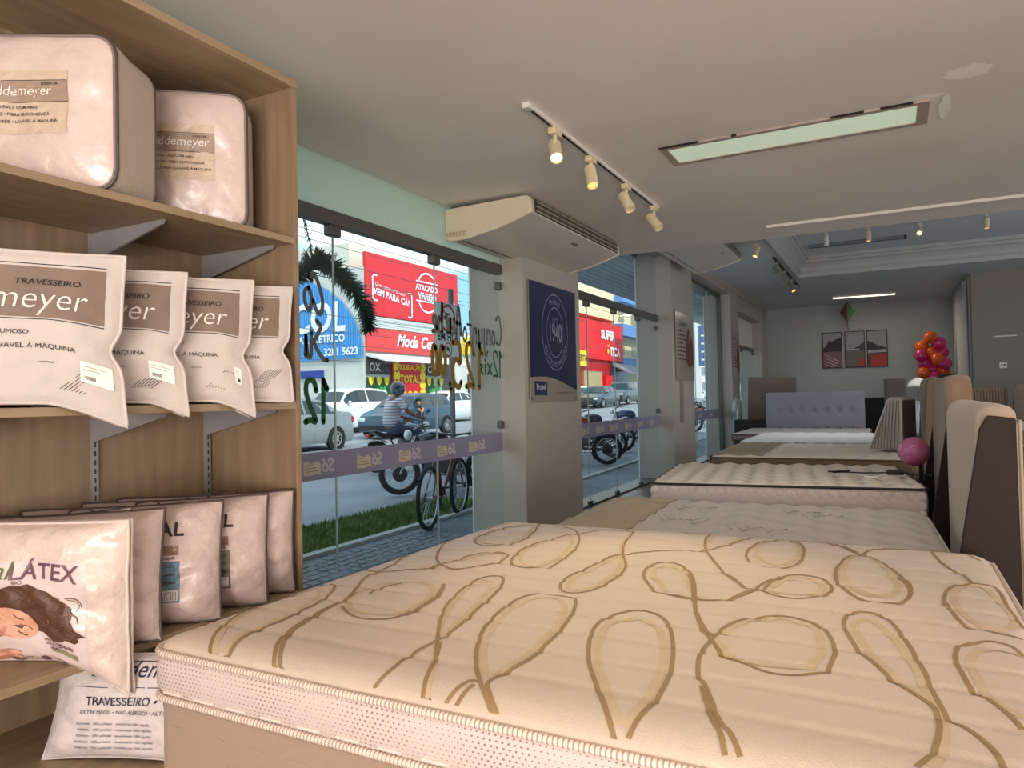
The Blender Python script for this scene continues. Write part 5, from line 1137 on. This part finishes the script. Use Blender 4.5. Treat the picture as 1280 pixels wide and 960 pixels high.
for k, (x, y, tk) in enumerate([(-5.6, 13.4, (22, 24, 28)), (-5.9, 14.7, (150, 22, 32)), (-6.1, 16.0, (24, 26, 30)), (-6.0, 18.2, (30, 60, 90)), (-5.9, 20.2, (24, 24, 26)), (-6.0, 22.6, (60, 62, 66)), (-5.9, 25.4, (24, 24, 26)), (-5.9, 28.0, (24, 24, 26))]):
    motorcycle('parked motorcycle '+['black, nearest in the second window', 'with a red tank in the second window', 'black, third in the second window', 'with a blue tank at the right of the second window', 'black, first through the third window', 'grey, second through the third window', 'black, third through the third window', 'farthest through the third window'][k], x, y, radians(205+8*(k % 3)), tk)
# bicycle
t = thing('bicycle', 'dark red bicycle leaning at the sign post outside the first window', 'bicycle', (-4.42, 6.45, -.12), radians(104))
r = .34; red = M('frame_dark_red', (110, 26, 36), .35, coat=.4)
for xx, nm in ((0, 'rear_wheel'), (1.08, 'front_wheel')):
    q = MB(); q.tube([(xx+(r-.02)*cos(2*pi*k/40), 0, r+(r-.02)*sin(2*pi*k/40)) for k in range(40)], .024, 8, loop=True); o = q.build(nm, tyre, t, smooth=True)
    q = MB(); q.tube([(xx+(r-.047)*cos(2*pi*k/40), 0, r+(r-.047)*sin(2*pi*k/40)) for k in range(40)], .009, 6, loop=True)
    for k in range(28): a = 2*pi*k/28; q.cyl((xx, .02*(-1)**k, r), (xx+(r-.05)*cos(a), 0, r+(r-.05)*sin(a)), .0016, n=4)
    q.cyl((xx, -.05, r), (xx, .05, r), .018); q.build('spokes', rimm, o)
q = MB()
for a, c in (((.0, .05, r), (.44, .02, .30)), ((0, -.05, r), (.44, -.02, .30)), ((0, .05, r), (.3, .02, .78)), ((0, -.05, r), (.3, -.02, .78))): q.cyl(a, c, .010)
q.cyl((.44, 0, .30), (.28, 0, .86), .016); q.cyl((.44, 0, .30), (.90, 0, .76), .019); q.cyl((.30, 0, .80), (.88, 0, .86), .016); q.cyl((.91, 0, .70), (.87, 0, .92), .019); q.build('frame', red, t)
q = MB()
for s_ in (-1, 1): q.tube([(.905, s_*.045, .70), (.95, s_*.05, .60), (1.08, s_*.05, r)], .013, 8)
q.cyl((.905, -.05, .70), (.905, .05, .70), .016); q.build('fork', chrome, t)
MB().tube(smooth_path([(.86, 0, .96), (.87, .1, .98), (.83, .28, 1.0)]), .011, 8).build('handlebar', black, t); MB().tube(smooth_path([(.86, 0, .96), (.87, -.1, .98), (.83, -.28, 1.0)]), .011, 8).build('handlebar', black, t); MB().cyl((.87, 0, .9), (.86, 0, .97), .014).build('stem', black, t)
MB().prism([(.14, .90), (.22, .885), (.42, .905), (.42, .92), (.2, .93), (.13, .93)], 1, -.05, .05).build('saddle', black, t, bevel=.012)
q = MB(); q.lathe([(.09, .03), (.09, .035)], (.44, 0, .30), 24, 'y'); q.cyl((.44, .05, .30), (.56, .05, .18), .009); q.cyl((.44, -.05, .30), (.32, -.05, .42), .009); q.box(.51, .61, .05, .13, .165, .19); q.box(.27, .37, -.13, -.05, .41, .43); q.build('crank', black, t)
q = MB(); q.tube([(.0, .035, r+.045), (.44, .035, .39)], .004, 5); q.tube([(.0, .035, r-.045), (.44, .035, .21)], .004, 5); q.lathe([(.05, .03), (.05, .04)], (0, 0, r), 18, 'y'); q.build('chain', black, t)
# parking sign on its post
t = thing('parking_sign', 'white no-parking sign reading EM FILA on a steel post', 'sign', (-4.75, 7.48, -.12))
MB().cyl((0, 0, 0), (0, 0, 2.75), .035).build('post', M('post_galvanised', (112, 118, 122), .5, .3), t); MB().lathe([(.07, 0), (.06, .03), (.035, .05)]).build('base_collar', M('collar', (96, 100, 104), .6), t)
SG = lambda y, z, o_=0: (.045+o_, y, 2.22+z)
q = MB(); q.prism([(-.40, 1.90), (.12, 1.90), (.14, 1.92), (.14, 2.54), (.12, 2.56), (-.40, 2.56), (-.42, 2.54), (-.42, 1.92)], 0, .038, .044); pl = q.build('sign_plate', M('sign_white', (246, 247, 247), .4), t)
sy = -.14
q = MB()
for a in ((-.41, -.405, -.31, .33), (.125, .13, -.31, .33)): q.box(.0445, .0455, a[0], a[1], 2.22+a[2], 2.22+a[3])
q.box(.0445, .0455, -.41, .13, 1.912, 1.917); q.box(.0445, .0455, -.41, .13, 2.545, 2.55); q.build('sign_border', M('sign_black', (30, 30, 32), .5), t)
q = MB(); ell(q, sy, 2.375, .17, .138, 1, 40, .0458); q.add([(.0458, sy-.10, 2.46), (.0458, sy-.085, 2.475), (.0458, sy+.10, 2.28), (.0458, sy+.085, 2.265)], [(0, 1, 2, 3)]); ell(q, sy, 2.0, .085, .070, 1, 32, .0458); q.add([(.0462, sy-.06, 2.05), (.0462, sy-.05, 2.06), (.0462, sy+.06, 1.95), (.0462, sy+.05, 1.94)], [(0, 1, 2, 3)]); q.build('red_ring', M('sign_red', (196, 44, 56), .5), t)
q = MB(); put_text(q, 'E', lambda a, c: (.0455, sy+a, 2.30+c), .2, bold=.02); put_text(q, 'EM FILA', lambda a, c: (.0455, sy+a, 2.105+c), .135, bold=.02); q.ball((.046, sy-.01, 2.01), (.0005, .03, .02), 8, 6); q.box(.0455, .0462, sy-.03, sy+.03, 1.985, 2.0); q.build('sign_lettering', M('sign_black', (30, 30, 32), .5), t)
# ------------------------------------------------------------------ rider (skin-modifier body)
def skinned(name, joints, edges, mat, parent=None, sub=2, root=0):
    me = bpy.data.meshes.new(name); me.from_pydata([j[0] for j in joints], edges, []); me.materials.append(mat)
    o = bpy.data.objects.new(name, me); C.objects.link(o); o.parent = parent
    md = o.modifiers.new('skin', 'SKIN'); md.use_smooth_shade = True
    if not me.skin_vertices: me.skin_vertices.new() if hasattr(me.skin_vertices, 'new') else None
    for i, j in enumerate(joints):
        sv = me.skin_vertices[0].data[i]; sv.radius = (j[1], j[2] if len(j) > 2 else j[1]); sv.use_root = (i == root)
    sm = o.modifiers.new('sub', 'SUBSURF'); sm.levels = sub; sm.render_levels = sub
    return o
skinr = M('skin_brown', (120, 78, 58), .6)
# local frame: faces +x (riding direction), z up, seat at .80
J = [((-.30, 0, .88), .07, .08), ((-.28, 0, 1.05), .09, .11), ((-.24, 0, 1.25), .12, .17), ((-.20, 0, 1.38), .09, .14), ((-.17, 0, 1.46), .05), ((-.13, 0, 1.56), .085), ((-.12, 0, 1.66), .08),
     ((-.19, .20, 1.36), .06), ((-.05, .29, 1.15), .045), ((.15, .32, 1.06), .034), ((.23, .33, 1.04), .03),
     ((-.19, -.20, 1.36), .06), ((-.05, -.29, 1.15), .045), ((.15, -.32, 1.06), .034), ((.23, -.33, 1.04), .03),
     ((-.22, .13, .84), .07), ((.18, .19, .74), .075), ((.02, .19, .42), .055), ((-.04, .19, .22), .042), ((.12, .19, .17), .035),
     ((-.22, -.13, .84), .07), ((.18, -.19, .74), .075), ((.02, -.19, .42), .055), ((-.04, -.19, .22), .042), ((.12, -.19, .17), .035)]
E_ = [(0, 1), (1, 2), (2, 3), (3, 4), (4, 5), (5, 6), (3, 7), (7, 8), (8, 9), (9, 10), (3, 11), (11, 12), (12, 13), (13, 14), (0, 15), (15, 16), (16, 17), (17, 18), (18, 19), (0, 20), (20, 21), (21, 22), (22, 23), (23, 24)]
def hands(b, sy):
    for k in range(4):
        b.tube([(.22+.0, sy*(.30+.024*k), 1.05), (.262, sy*(.30+.024*k), 1.05), (.272, sy*(.30+.024*k), 1.02), (.25, sy*(.30+.024*k), 1.0), (.23, sy*(.30+.024*k), 1.008)], [.010, .0095, .009, .008, .006], 6)
    b.tube([(.20, sy*.295, 1.04), (.225, sy*.275, 1.02), (.25, sy*.27, 1.005)], [.011, .010, .008], 6)
rp = thing('person', 'man in a striped polo shirt and helmet riding a motorcycle, seen from behind', 'person', tuple(ridden.location), radians(68))
bodyo = skinned('body', J, E_, skinr, rp)
for sy in (-1, 1):
    b = MB(); hands(b, sy); b.build('hand_fingers', skinr, bodyo, smooth=True)
shirtm = M('shirt_striped', (196, 176, 182), .8); n_ = shirtm.node_tree.nodes; l_ = shirtm.node_tree.links
tc = n_.new('ShaderNodeTexCoord'); sp = n_.new('ShaderNodeSeparateXYZ'); l_.new(tc.outputs['Object'], sp.inputs[0])
v_ = mathnode(n_, l_, 'FRACT', mathnode(n_, l_, 'MULTIPLY', sp.outputs[2], 8.5)); rmp = n_.new('ShaderNodeValToRGB'); rmp.color_ramp.interpolation = 'CONSTANT'
for i, (p, c) in enumerate([(0, (214, 204, 208)), (.35, (170, 140, 150)), (.55, (222, 214, 216)), (.8, (128, 132, 160))]):
    e = rmp.color_ramp.elements[i] if i < 2 else rmp.color_ramp.elements.new(p); e.position = p; e.color = rgb(*c)
l_.new(v_, rmp.inputs[0]); l_.new(rmp.outputs[0], n_['Principled BSDF'].inputs['Base Color'])
g = .02
skinned('shirt', [((-.30, 0, .82), .17, .19), ((-.28, 0, 1.05), .15, .19), ((-.24, 0, 1.25), .145, .2), ((-.20, 0, 1.38), .11, .17), ((-.18, 0, 1.44), .07), ((-.19, .20, 1.36), .085), ((-.10, .26, 1.22), .07), ((-.19, -.20, 1.36), .085), ((-.10, -.26, 1.22), .07)], [(0, 1), (1, 2), (2, 3), (3, 4), (3, 5), (5, 6), (3, 7), (7, 8)], shirtm, rp)
jean = M('jeans_blue', (40, 52, 84), .8)
skinned('jeans', [((-.30, 0, .92), .17, .19), ((-.20, .13, .84), .105), ((.19, .19, .745), .09), ((.02, .19, .42), .07), ((-.035, .19, .24), .06), ((-.20, -.13, .84), .105), ((.19, -.19, .745), .09), ((.02, -.19, .42), .07), ((-.035, -.19, .24), .06)], [(0, 1), (1, 2), (2, 3), (3, 4), (0, 5), (5, 6), (6, 7), (7, 8)], jean, rp)
for s_ in (-1, 1): MB().ball((.08, s_*.19, .165), (.14, .05, .055), 12, 8).build('shoe', black, rp, smooth=True)
hm = M('helmet_paint', (120, 128, 140), .25, coat=.5, var=(7, (36, 38, 52), 2))
MB().ball((-.12, 0, 1.63), (.155, .13, .15), 24, 16).build('helmet', hm, rp, smooth=True)
MB().rings([[(-.12+.15*cos(a)*k, .132*sin(a)*k, z) for k, z in ((1.0, 1.58), (1.02, 1.60), (1.0, 1.68), (.96, 1.69))] for a in [(-1.1+2.2*i/14) for i in range(15)]], False, False).build('visor', M('visor_dark', (22, 24, 28), .1, coat=.5), rp, smooth=True)
# driver leaning at the window of the dark blue car
dp = thing('person', 'driver at the side window of the dark blue hatchback', 'person', (-14.33, 20.45, gz(20.4)+.55), radians(-90))
skinned('body', [((-.0, 0, .0), .12, .15), ((0, 0, .22), .11, .16), ((.02, 0, .40), .08, .12), ((.03, 0, .50), .045), ((.05, 0, .58), .07), ((.05, 0, .68), .072), ((.02, .18, .38), .05), ((.18, .22, .28), .04), ((.30, .16, .42), .032), ((.02, -.18, .38), .05), ((.12, -.22, .20), .04), ((.30, -.14, .28), .03)], [(0, 1), (1, 2), (2, 3), (3, 4), (4, 5), (2, 6), (6, 7), (7, 8), (2, 9), (9, 10), (10, 11)], M('skin_tan', (196, 140, 108), .6), dp)
MB().ball((.03, 0, .70), (.095, .085, .075), 14, 10).build('hair', M('hair_black', (24, 20, 20), .7), dp, smooth=True); skinned('shirt', [((-.0, 0, .02), .14, .17), ((0, 0, .22), .13, .18), ((.02, 0, .40), .09, .14), ((.02, .18, .38), .065), ((.02, -.18, .38), .065)], [(0, 1), (1, 2), (2, 3), (2, 4)], M('shirt_dark', (50, 40, 44), .8), dp)
# ------------------------------------------------------------------ plants
leafd = M('leaf_dark', (26, 46, 30), .6, var=(8, (40, 66, 36))); trunk = M('trunk_brown', (84, 72, 58), .9, bump=(12, .8))
tt = thing('spiky_tree', 'dark spiky tree with one drooping branch across the blue shop front', 'tree', (-6.4, 5.4, -.12))
def rel(p): return (p[0]+6.4, p[1]-5.4, p[2]+.12)
MB().tube([rel(p) for p in ((-6.4, 5.4, -.12), (-6.38, 5.42, 1.4), (-6.3, 5.5, 2.5), (-6.35, 5.4, 3.6))], [.12, .10, .07, .03], 12).build('trunk', trunk, tt, smooth=True)
def branch(pts, n_leaf, ln, rad, r0=.02):
    P = smooth_path([rel(p) for p in pts], 8); bo = MB(); bo.tube(P, [r0*(1-.7*i/len(P)) for i in range(len(P))], 6); o = bo.build('branch', trunk, tt)
    q = MB()
    for i in range(n_leaf):
        s_ = random.random()**.9*(len(P)-2)*1.0+.0; k = int(s_); p = P[k].lerp(P[k+1], s_-k); tdir = (P[k+1]-P[k]).normalized()
        a = random.random()*2*pi; e1 = tdir.orthogonal().normalized(); e2 = tdir.cross(e1); d = (e1*cos(a)+e2*sin(a)+tdir*.55).normalized(); L_ = ln*(.6+.6*random.random()); w_ = tdir.cross(d).normalized()*rad
        q.add([tuple(p-w_), tuple(p+d*L_*.5-w_*1.2), tuple(p+d*L_), tuple(p+d*L_*.5+w_*1.2), tuple(p+w_)], [(0, 1, 2, 3, 4)])
    q.build('needle_leaves', leafd, o)
branch([(-6.3, 5.45, 2.55), (-6.1, 6.0, 2.66), (-6, 6.29, 2.80), (-6, 6.5, 2.96), (-6, 6.8, 2.92), (-6, 7.05, 2.78), (-6, 7.28, 2.60), (-6, 7.42, 2.40), (-6, 7.44, 2.20)], 1300, .19, .013)
branch([(-6.35, 5.4, 3.4), (-6.1, 5.9, 3.75), (-6.05, 6.25, 3.55), (-6.0, 6.38, 3.2), (-6.0, 6.42, 3.02)], 200, .10, .005, .012)
branch([(-6.35, 5.4, 3.5), (-6.5, 5.6, 3.9), (-6.6, 6.2, 3.9), (-6.6, 6.6, 3.5)], 120, .12, .005, .012)
# ------------------------------------------------------------------ overhead cables
cabm = M('cable_black', (78, 82, 88), .7)
for i, (x, z0, z1, sag) in enumerate([(-9, 4.95, 4.9, .25), (-9.2, 4.55, 4.6, .2), (-9.6, 4.35, 4.3, .35), (-10, 3.95, 4.0, .2), (-10, 3.2, 3.5, .3), (-10.2, 2.8, 3.0, .15), (-10.4, 2.45, 2.8, .1), (-10, 2.1, 2.4, .1), (-16, 6.8, 6.4, .2), (-16, 5.4, 5.8, .3)]):
    P = [(0, -5+45*k/24, z0+(z1-z0)*k/24-sag*4*(k/24)*(1-k/24)) for k in range(25)]
    o = MB().tube(P, .006 if x > -11 else .010, 5).build('overhead_cable', cabm, loc=(x, 0, 0))
    tag(o, 'thin black cable strung along the street above the cars', 'cable', 'overhead cables along the street')
# ------------------------------------------------------------------ shop fronts across the street
def P3(mb, pts): mb.add(pts, [tuple(range(len(pts)))]); return mb
def wallbox(root, nm, mat, x0, x1, y0, y1, z0, z1, **k): return MB().box(x0, x1, y0, y1, z0, z1).build(nm, mat, root, **k)
# blue corrugated front (faces the viewer), plane y = 27
t = thing('shop_building', 'white shop with an arched blue corrugated front and white lettering', 'building', (-25, 27, .1))
wb = M('facade_white', (220, 220, 212), .8, var=(.8, (200, 200, 192)))
wallbox(t, 'wall', wb, -8, 2.95, .06, .09, 0, 7.6); wallbox(t, 'side_wall', wb, -9, -4.2, .09, 7, 0, 7.6)
arch = [(-3.4, 3.05), (-3.4, 7.55), (-1.9, 7.5), (-.6, 7.25), (.7, 6.7), (1.7, 6.0), (2.45, 5.1), (2.88, 4.0), (2.92, 3.05)]
N = 90; q = MB()
def atop(x):
    for a, c in zip(arch[1:], arch[2:]):
        if a[0] <= x <= c[0]: return a[1]+(c[1]-a[1])*(x-a[0])/(c[0]-a[0])
    return 7.5
vs = []
for i in range(N*2+1):
    x = -3.4+6.3*i/(N*2); y = -.02-.04*(i % 4 in (1, 2)); vs += [(x, y, 3.22), (x, y, atop(x))]
q.add(vs, [(2*i, 2*i+2, 2*i+3, 2*i+1) for i in range(N*2)]); q.build('corrugated_front', M('corrugated_blue', (72, 152, 214), .5), t)
lw = M('letters_white', (244, 244, 244), .5)
q = MB(); put_text(q, 'COL', lambda a, c: (.15+a, -.09, 4.62+c), 2.0, shear=.1, bold=.03, xs=.85); put_text(q, 'MAT. ELETRICO', lambda a, c: (.2+a, -.09, 4.08+c), .50, bold=.03, xs=.95); put_text(q, '3281 5623', lambda a, c: (1.6+a, -.09, 3.42+c), .50, bold=.03); q.build('lettering', lw, t)
wallbox(t, 'blue_band', M('band_blue', (40, 66, 150), .6), -8, .4, -.05, .06, 2.35, 2.72); wallbox(t, 'shop_window', M('window_dark', (60, 62, 62), .2), -8, -1.4, -.02, .06, .3, 2.2); wallbox(t, 'window_frame', plastic, -1.45, -1.35, -.05, .06, .3, 2.25); wallbox(t, 'white_box', M('ac_outer', (228, 230, 228), .5), .9, 2.6, -.5, .06, .0, 1.5, bevel=.05)
# red shop, plane x = -22
t = thing('shop_building', 'shop with a big red billboard and red script sign above the awning', 'building', (-22, 27.1, .12))
wallbox(t, 'wall', wb, -6, -.1, 0, 14, 0, 5.0); wallbox(t, 'upper_wall', M('upper_wall_cream', (226, 222, 206), .8), -7, -1.2, .3, 8.0, 5, 8.9)
bb2 = wallbox(t, 'billboard', M('billboard_red', (222, 36, 44), .5), -.12, .04, 0, 8.25, 5.3, 8.3)
q = MB()
F = lambda a, c: (.06, a, c)
TX = lambda s_, y, z, size, tilt=0, **k: put_text(q, s_, lambda a, c: F(y+a*cos(tilt)-c*sin(tilt), z+a*sin(tilt)+c*cos(tilt)), size, **k)
TX('ATACADO', 5.1, 7.0, .42, bold=.03); TX('VAREJO', 5.15, 6.52, .5, bold=.04); TX('Quer comprar barato?', 1.9, 6.62, .27, -.12); TX('VEM PARA CÁ!', 2.0, 6.18, .45, -.12, bold=.03); TX('E pra toda', 6.9, 6.1, .24); TX('FAMÍLIA', 7.0, 5.75, .34, bold=.03)
for cy, cz, a0, a1 in ((5.15, 7.35, .15, pi-.15), (5.15, 6.45, pi+.15, 2*pi-.15)):
    for i in range(20):
        a, c = a0+(a1-a0)*i/20, a0+(a1-a0)*(i+1)/20
        P3(q, [F(cy+.75*cos(a), cz+.55*sin(a)), F(cy+.84*cos(a), cz+.64*sin(a)), F(cy+.84*cos(c), cz+.64*sin(c)), F(cy+.75*cos(c), cz+.55*sin(c))])
for z in (7.42, 6.38): P3(q, [F(4.1, z), F(6.2, z), F(6.2, z+.07), F(4.1, z+.07)])
for y0, z0, z1, d in ((.45, 6.0, 7.3, 1), (3.75, 5.4, 6.7, -1), (6.1, 5.4, 6.5, 1), (7.9, 5.5, 6.7, -1)):
    P3(q, [F(y0, z0), F(y0+.09*d, z0), F(y0+.09*d, z1), F(y0, z1)]); P3(q, [F(y0, z0), F(y0+.4*d, z0), F(y0+.4*d, z0+.08), F(y0, z0+.08)]); P3(q, [F(y0, z1), F(y0+.4*d, z1), F(y0+.4*d, z1-.08), F(y0, z1-.08)])
q.build('lettering', lw, bb2)
q = MB()
for k in range(6): q.box(-.1, .02-.02*(k % 2), 0, 8.2, 4.72+.09*k, 4.8+.09*k)
q.build('shutter_slats', M('slat_pale', (206, 210, 206), .6), t)
lo = wallbox(t, 'script_sign', M('sign_salmon', (226, 66, 62), .5), -.1, .06, 0, 7.6, 3.55, 4.66)
q = MB(); F = lambda a, c: (.08, a, c); TX('Moda Center', 4.5, 3.9, .85, shear=.35, bold=.03, xs=.95); q.build('lettering', lw, lo)
MB().prism([(.0, 3.45), (1.1, 3.1), (1.1, 3.02), (.0, 3.3)], 1, 0, 7.8).build('awning', M('awning_white', (226, 226, 222), .6), t)
for k, (y0, y1) in enumerate([(0.0, 1.9), (4.9, 6.3)]):
    wallbox(t, 'dark_fascia', M('fascia_dark', (62, 54, 52), .6), -.08, .02, y0, y1, 2.45, 3.3)
    q = MB(); F = lambda a, c: (.03, a, c); TX('OX', y0+.6, 2.6, .55); q.build('lettering', lw, t)
    gb = wallbox(t, 'green_poster', M('poster_green', (30, 70, 44), .6), -.06, .03, y0, y1, .9, 2.3)
    q = MB(); F = lambda a, c: (.04, a, c)
    for j in range(3): P3(q, [F(y0+.1+.6*j, 2.3), F(y0+.5+.6*j, 2.3), F(y0+.45+.6*j, 2.0), F(y0+.3+.6*j, 1.9), F(y0+.15+.6*j, 2.0)])
    P3(q, [F(y0+.1, 1.0), F(y1-.1, 1.2), F(y1-.1, 1.45), F(y0+.1, 1.2)]); q.build('yellow_shapes', M('shape_yellow', (240, 214, 30), .6), gb)
    q = MB(); TX('VERDE', y0+.9, 1.5, .4, .15, bold=.03); q.build('lettering', M('letters_green', (60, 190, 90), .5), gb)
ban = wallbox(t, 'red_banner', M('banner_red', (214, 28, 40), .6), .0, .06, 1.95, 4.85, 1.15, 3.2)
q = MB(); F = lambda a, c: (.08, a, c)
for k in range(4): q.lathe([(.3, 0), (.28, .01)], (.07, 2.3, 1.5+.45*k), 7, 'x')
for k in range(4): q.lathe([(.28, 0), (.26, .01)], (.07, 4.55, 1.5+.45*k), 7, 'x')
for k in range(3): q.lathe([(.26, 0), (.24, .01)], (.07, 2.9+.5*k, 1.38), 7, 'x')
TX('TOTAL', 3.4, 2.05, .55, bold=.03); TX('LIQUIDAÇÃO', 3.4, 2.72, .34, bold=.04); q.build('yellow_lettering', M('banner_yellow', (246, 216, 50), .6), ban)
wallbox(t, 'shop_opening', M('window_dark', (60, 62, 62), .2), -.09, -.02, 6.6, 7.6, 0, 3.2); wallbox(t, 'shop_window', MATS['window_dark'], -.09, .0, 9.4, 13.6, .4, 2.6)
ys = wallbox(t, 'yellow_sign', M('sign_yellow', (240, 206, 28), .5), -.1, .1, 8.9, 13, 3.75, 4.75)
q = MB(); F = lambda a, c: (.12, a, c); TX('PRESENTES', 10.9, 4.1, .5, bold=.02); q.build('lettering', M('letters_red', (196, 40, 40), .5), ys)
wallbox(t, 'stepped_wall', wb, -6, -.12, 14, 24, 0, 4.2)
# red optician, plane x = -26
t = thing('shop_building', 'bright red shop cube with white SUPER ÓTICA lettering', 'building', (-26, 60, .6))
rw = M('facade_red', (228, 22, 30), .5)
wallbox(t, 'wall', rw, -8, 0, -2, 16.2, 4.4, 8.3); wallbox(t, 'lower_wall', M('facade_red_dark', (176, 22, 32), .5), -8, -.3, -2, 12.6, -.6, 4.4)
q = MB(); F = lambda a, c: (.08, a, c); TX('SUPER', 11.3, 6.6, 1.25, bold=.05, xs=1.15); TX('TICA', 13.4, 4.95, 1.2, bold=.05, xs=1.15); q.build('lettering', lw, t)
q = MB(); TX('Ó', 11.3, 4.95, 1.2, bold=.05, xs=1.1); q.build('yellow_letter', M('shape_yellow', (0, 0, 0)), t)
yb = wallbox(t, 'yellow_sign', MATS['sign_yellow'], -.1, .2, 1.5, 5.2, 3.6, 5.1); q = MB(); F = lambda a, c: (.22, a, c); TX('OFERTAS', 3.6, 4.1, .8, bold=.02); q.build('lettering', black, yb)
wallbox(t, 'shop_window', M('window_warm', (176, 160, 120), .4), -.3, -.15, 5.0, 10.0, .6, 3.2); wallbox(t, 'red_panel', rw, -.3, .1, 10.4, 12.4, -.2, 2.8); 
MB().prism([(.0, 4.2), (2.2, 3.0), (2.2, 2.85), (0, 3.9)], 1, 12.8, 19).build('grey_awning', M('awning_grey', (150, 156, 160), .6), t); wallbox(t, 'shop_opening', MATS['window_dark'], -.4, -.2, 12.8, 19, -.4, 3.4); wallbox(t, 'dark_shutter', M('shutter_brown', (70, 62, 60), .6), -.3, -.05, 12.7, 16.2, 3.4, 4.4)
t = thing('apartment_building', 'cream apartment block with blue balconies beyond the red shop', 'building', (-27, 76.3, .6))
wallbox(t, 'wall', M('facade_cream', (226, 216, 178), .8), -10, 0, 0, 22, 0, 16); wallbox(t, 'upper_wall', MATS['facade_cream'], -10, 0, -14, 0, 9, 16)
for z in (3.6, 7.4, 11.2): 
    wallbox(t, 'balcony', M('balcony_blue', (104, 148, 214), .6), 0, 1.0, .1, 20, z, z+1.3)
    for y in (1.5, 6, 11, 16): wallbox(t, 'window', M('window_beige', (150, 134, 100), .4), 0, .05, y, y+1.8, z+1.7, z+3.0)
# pale blocks seen through the far windows
t = thing('apartment_building', 'tall pale building seen through the narrow third window', 'building', (-25.5, 72, .6))
wallbox(t, 'wall', M('facade_pale', (232, 236, 236), .8), 4.2, 9, 0, 16, 0, 11.5)
for z in range(7): wallbox(t, 'balcony_rail', M('rail_grey', (170, 180, 188), .6), 9, 9.4, 0, 16, 1.4+1.45*z, 1.9+1.45*z)
t = thing('hanging_sign', 'blue vertical street sign seen through the third window', 'sign', (-10.9, 50, 0))
MB().box(-.7, .7, -.08, .08, 3.2, 6.0).build('panel', M('sign_blue_grey', (88, 112, 150), .5), t); MB().cyl((.75, 0, .4), (.75, 0, 6.3), .06).build('post', MATS['post_galvanised'], t)
q = MB()
for k in range(4): q.box(-.5, .4, -.1, -.08, 3.6+.55*k, 3.7+.55*k)
q.build('sign_line', lw, t)
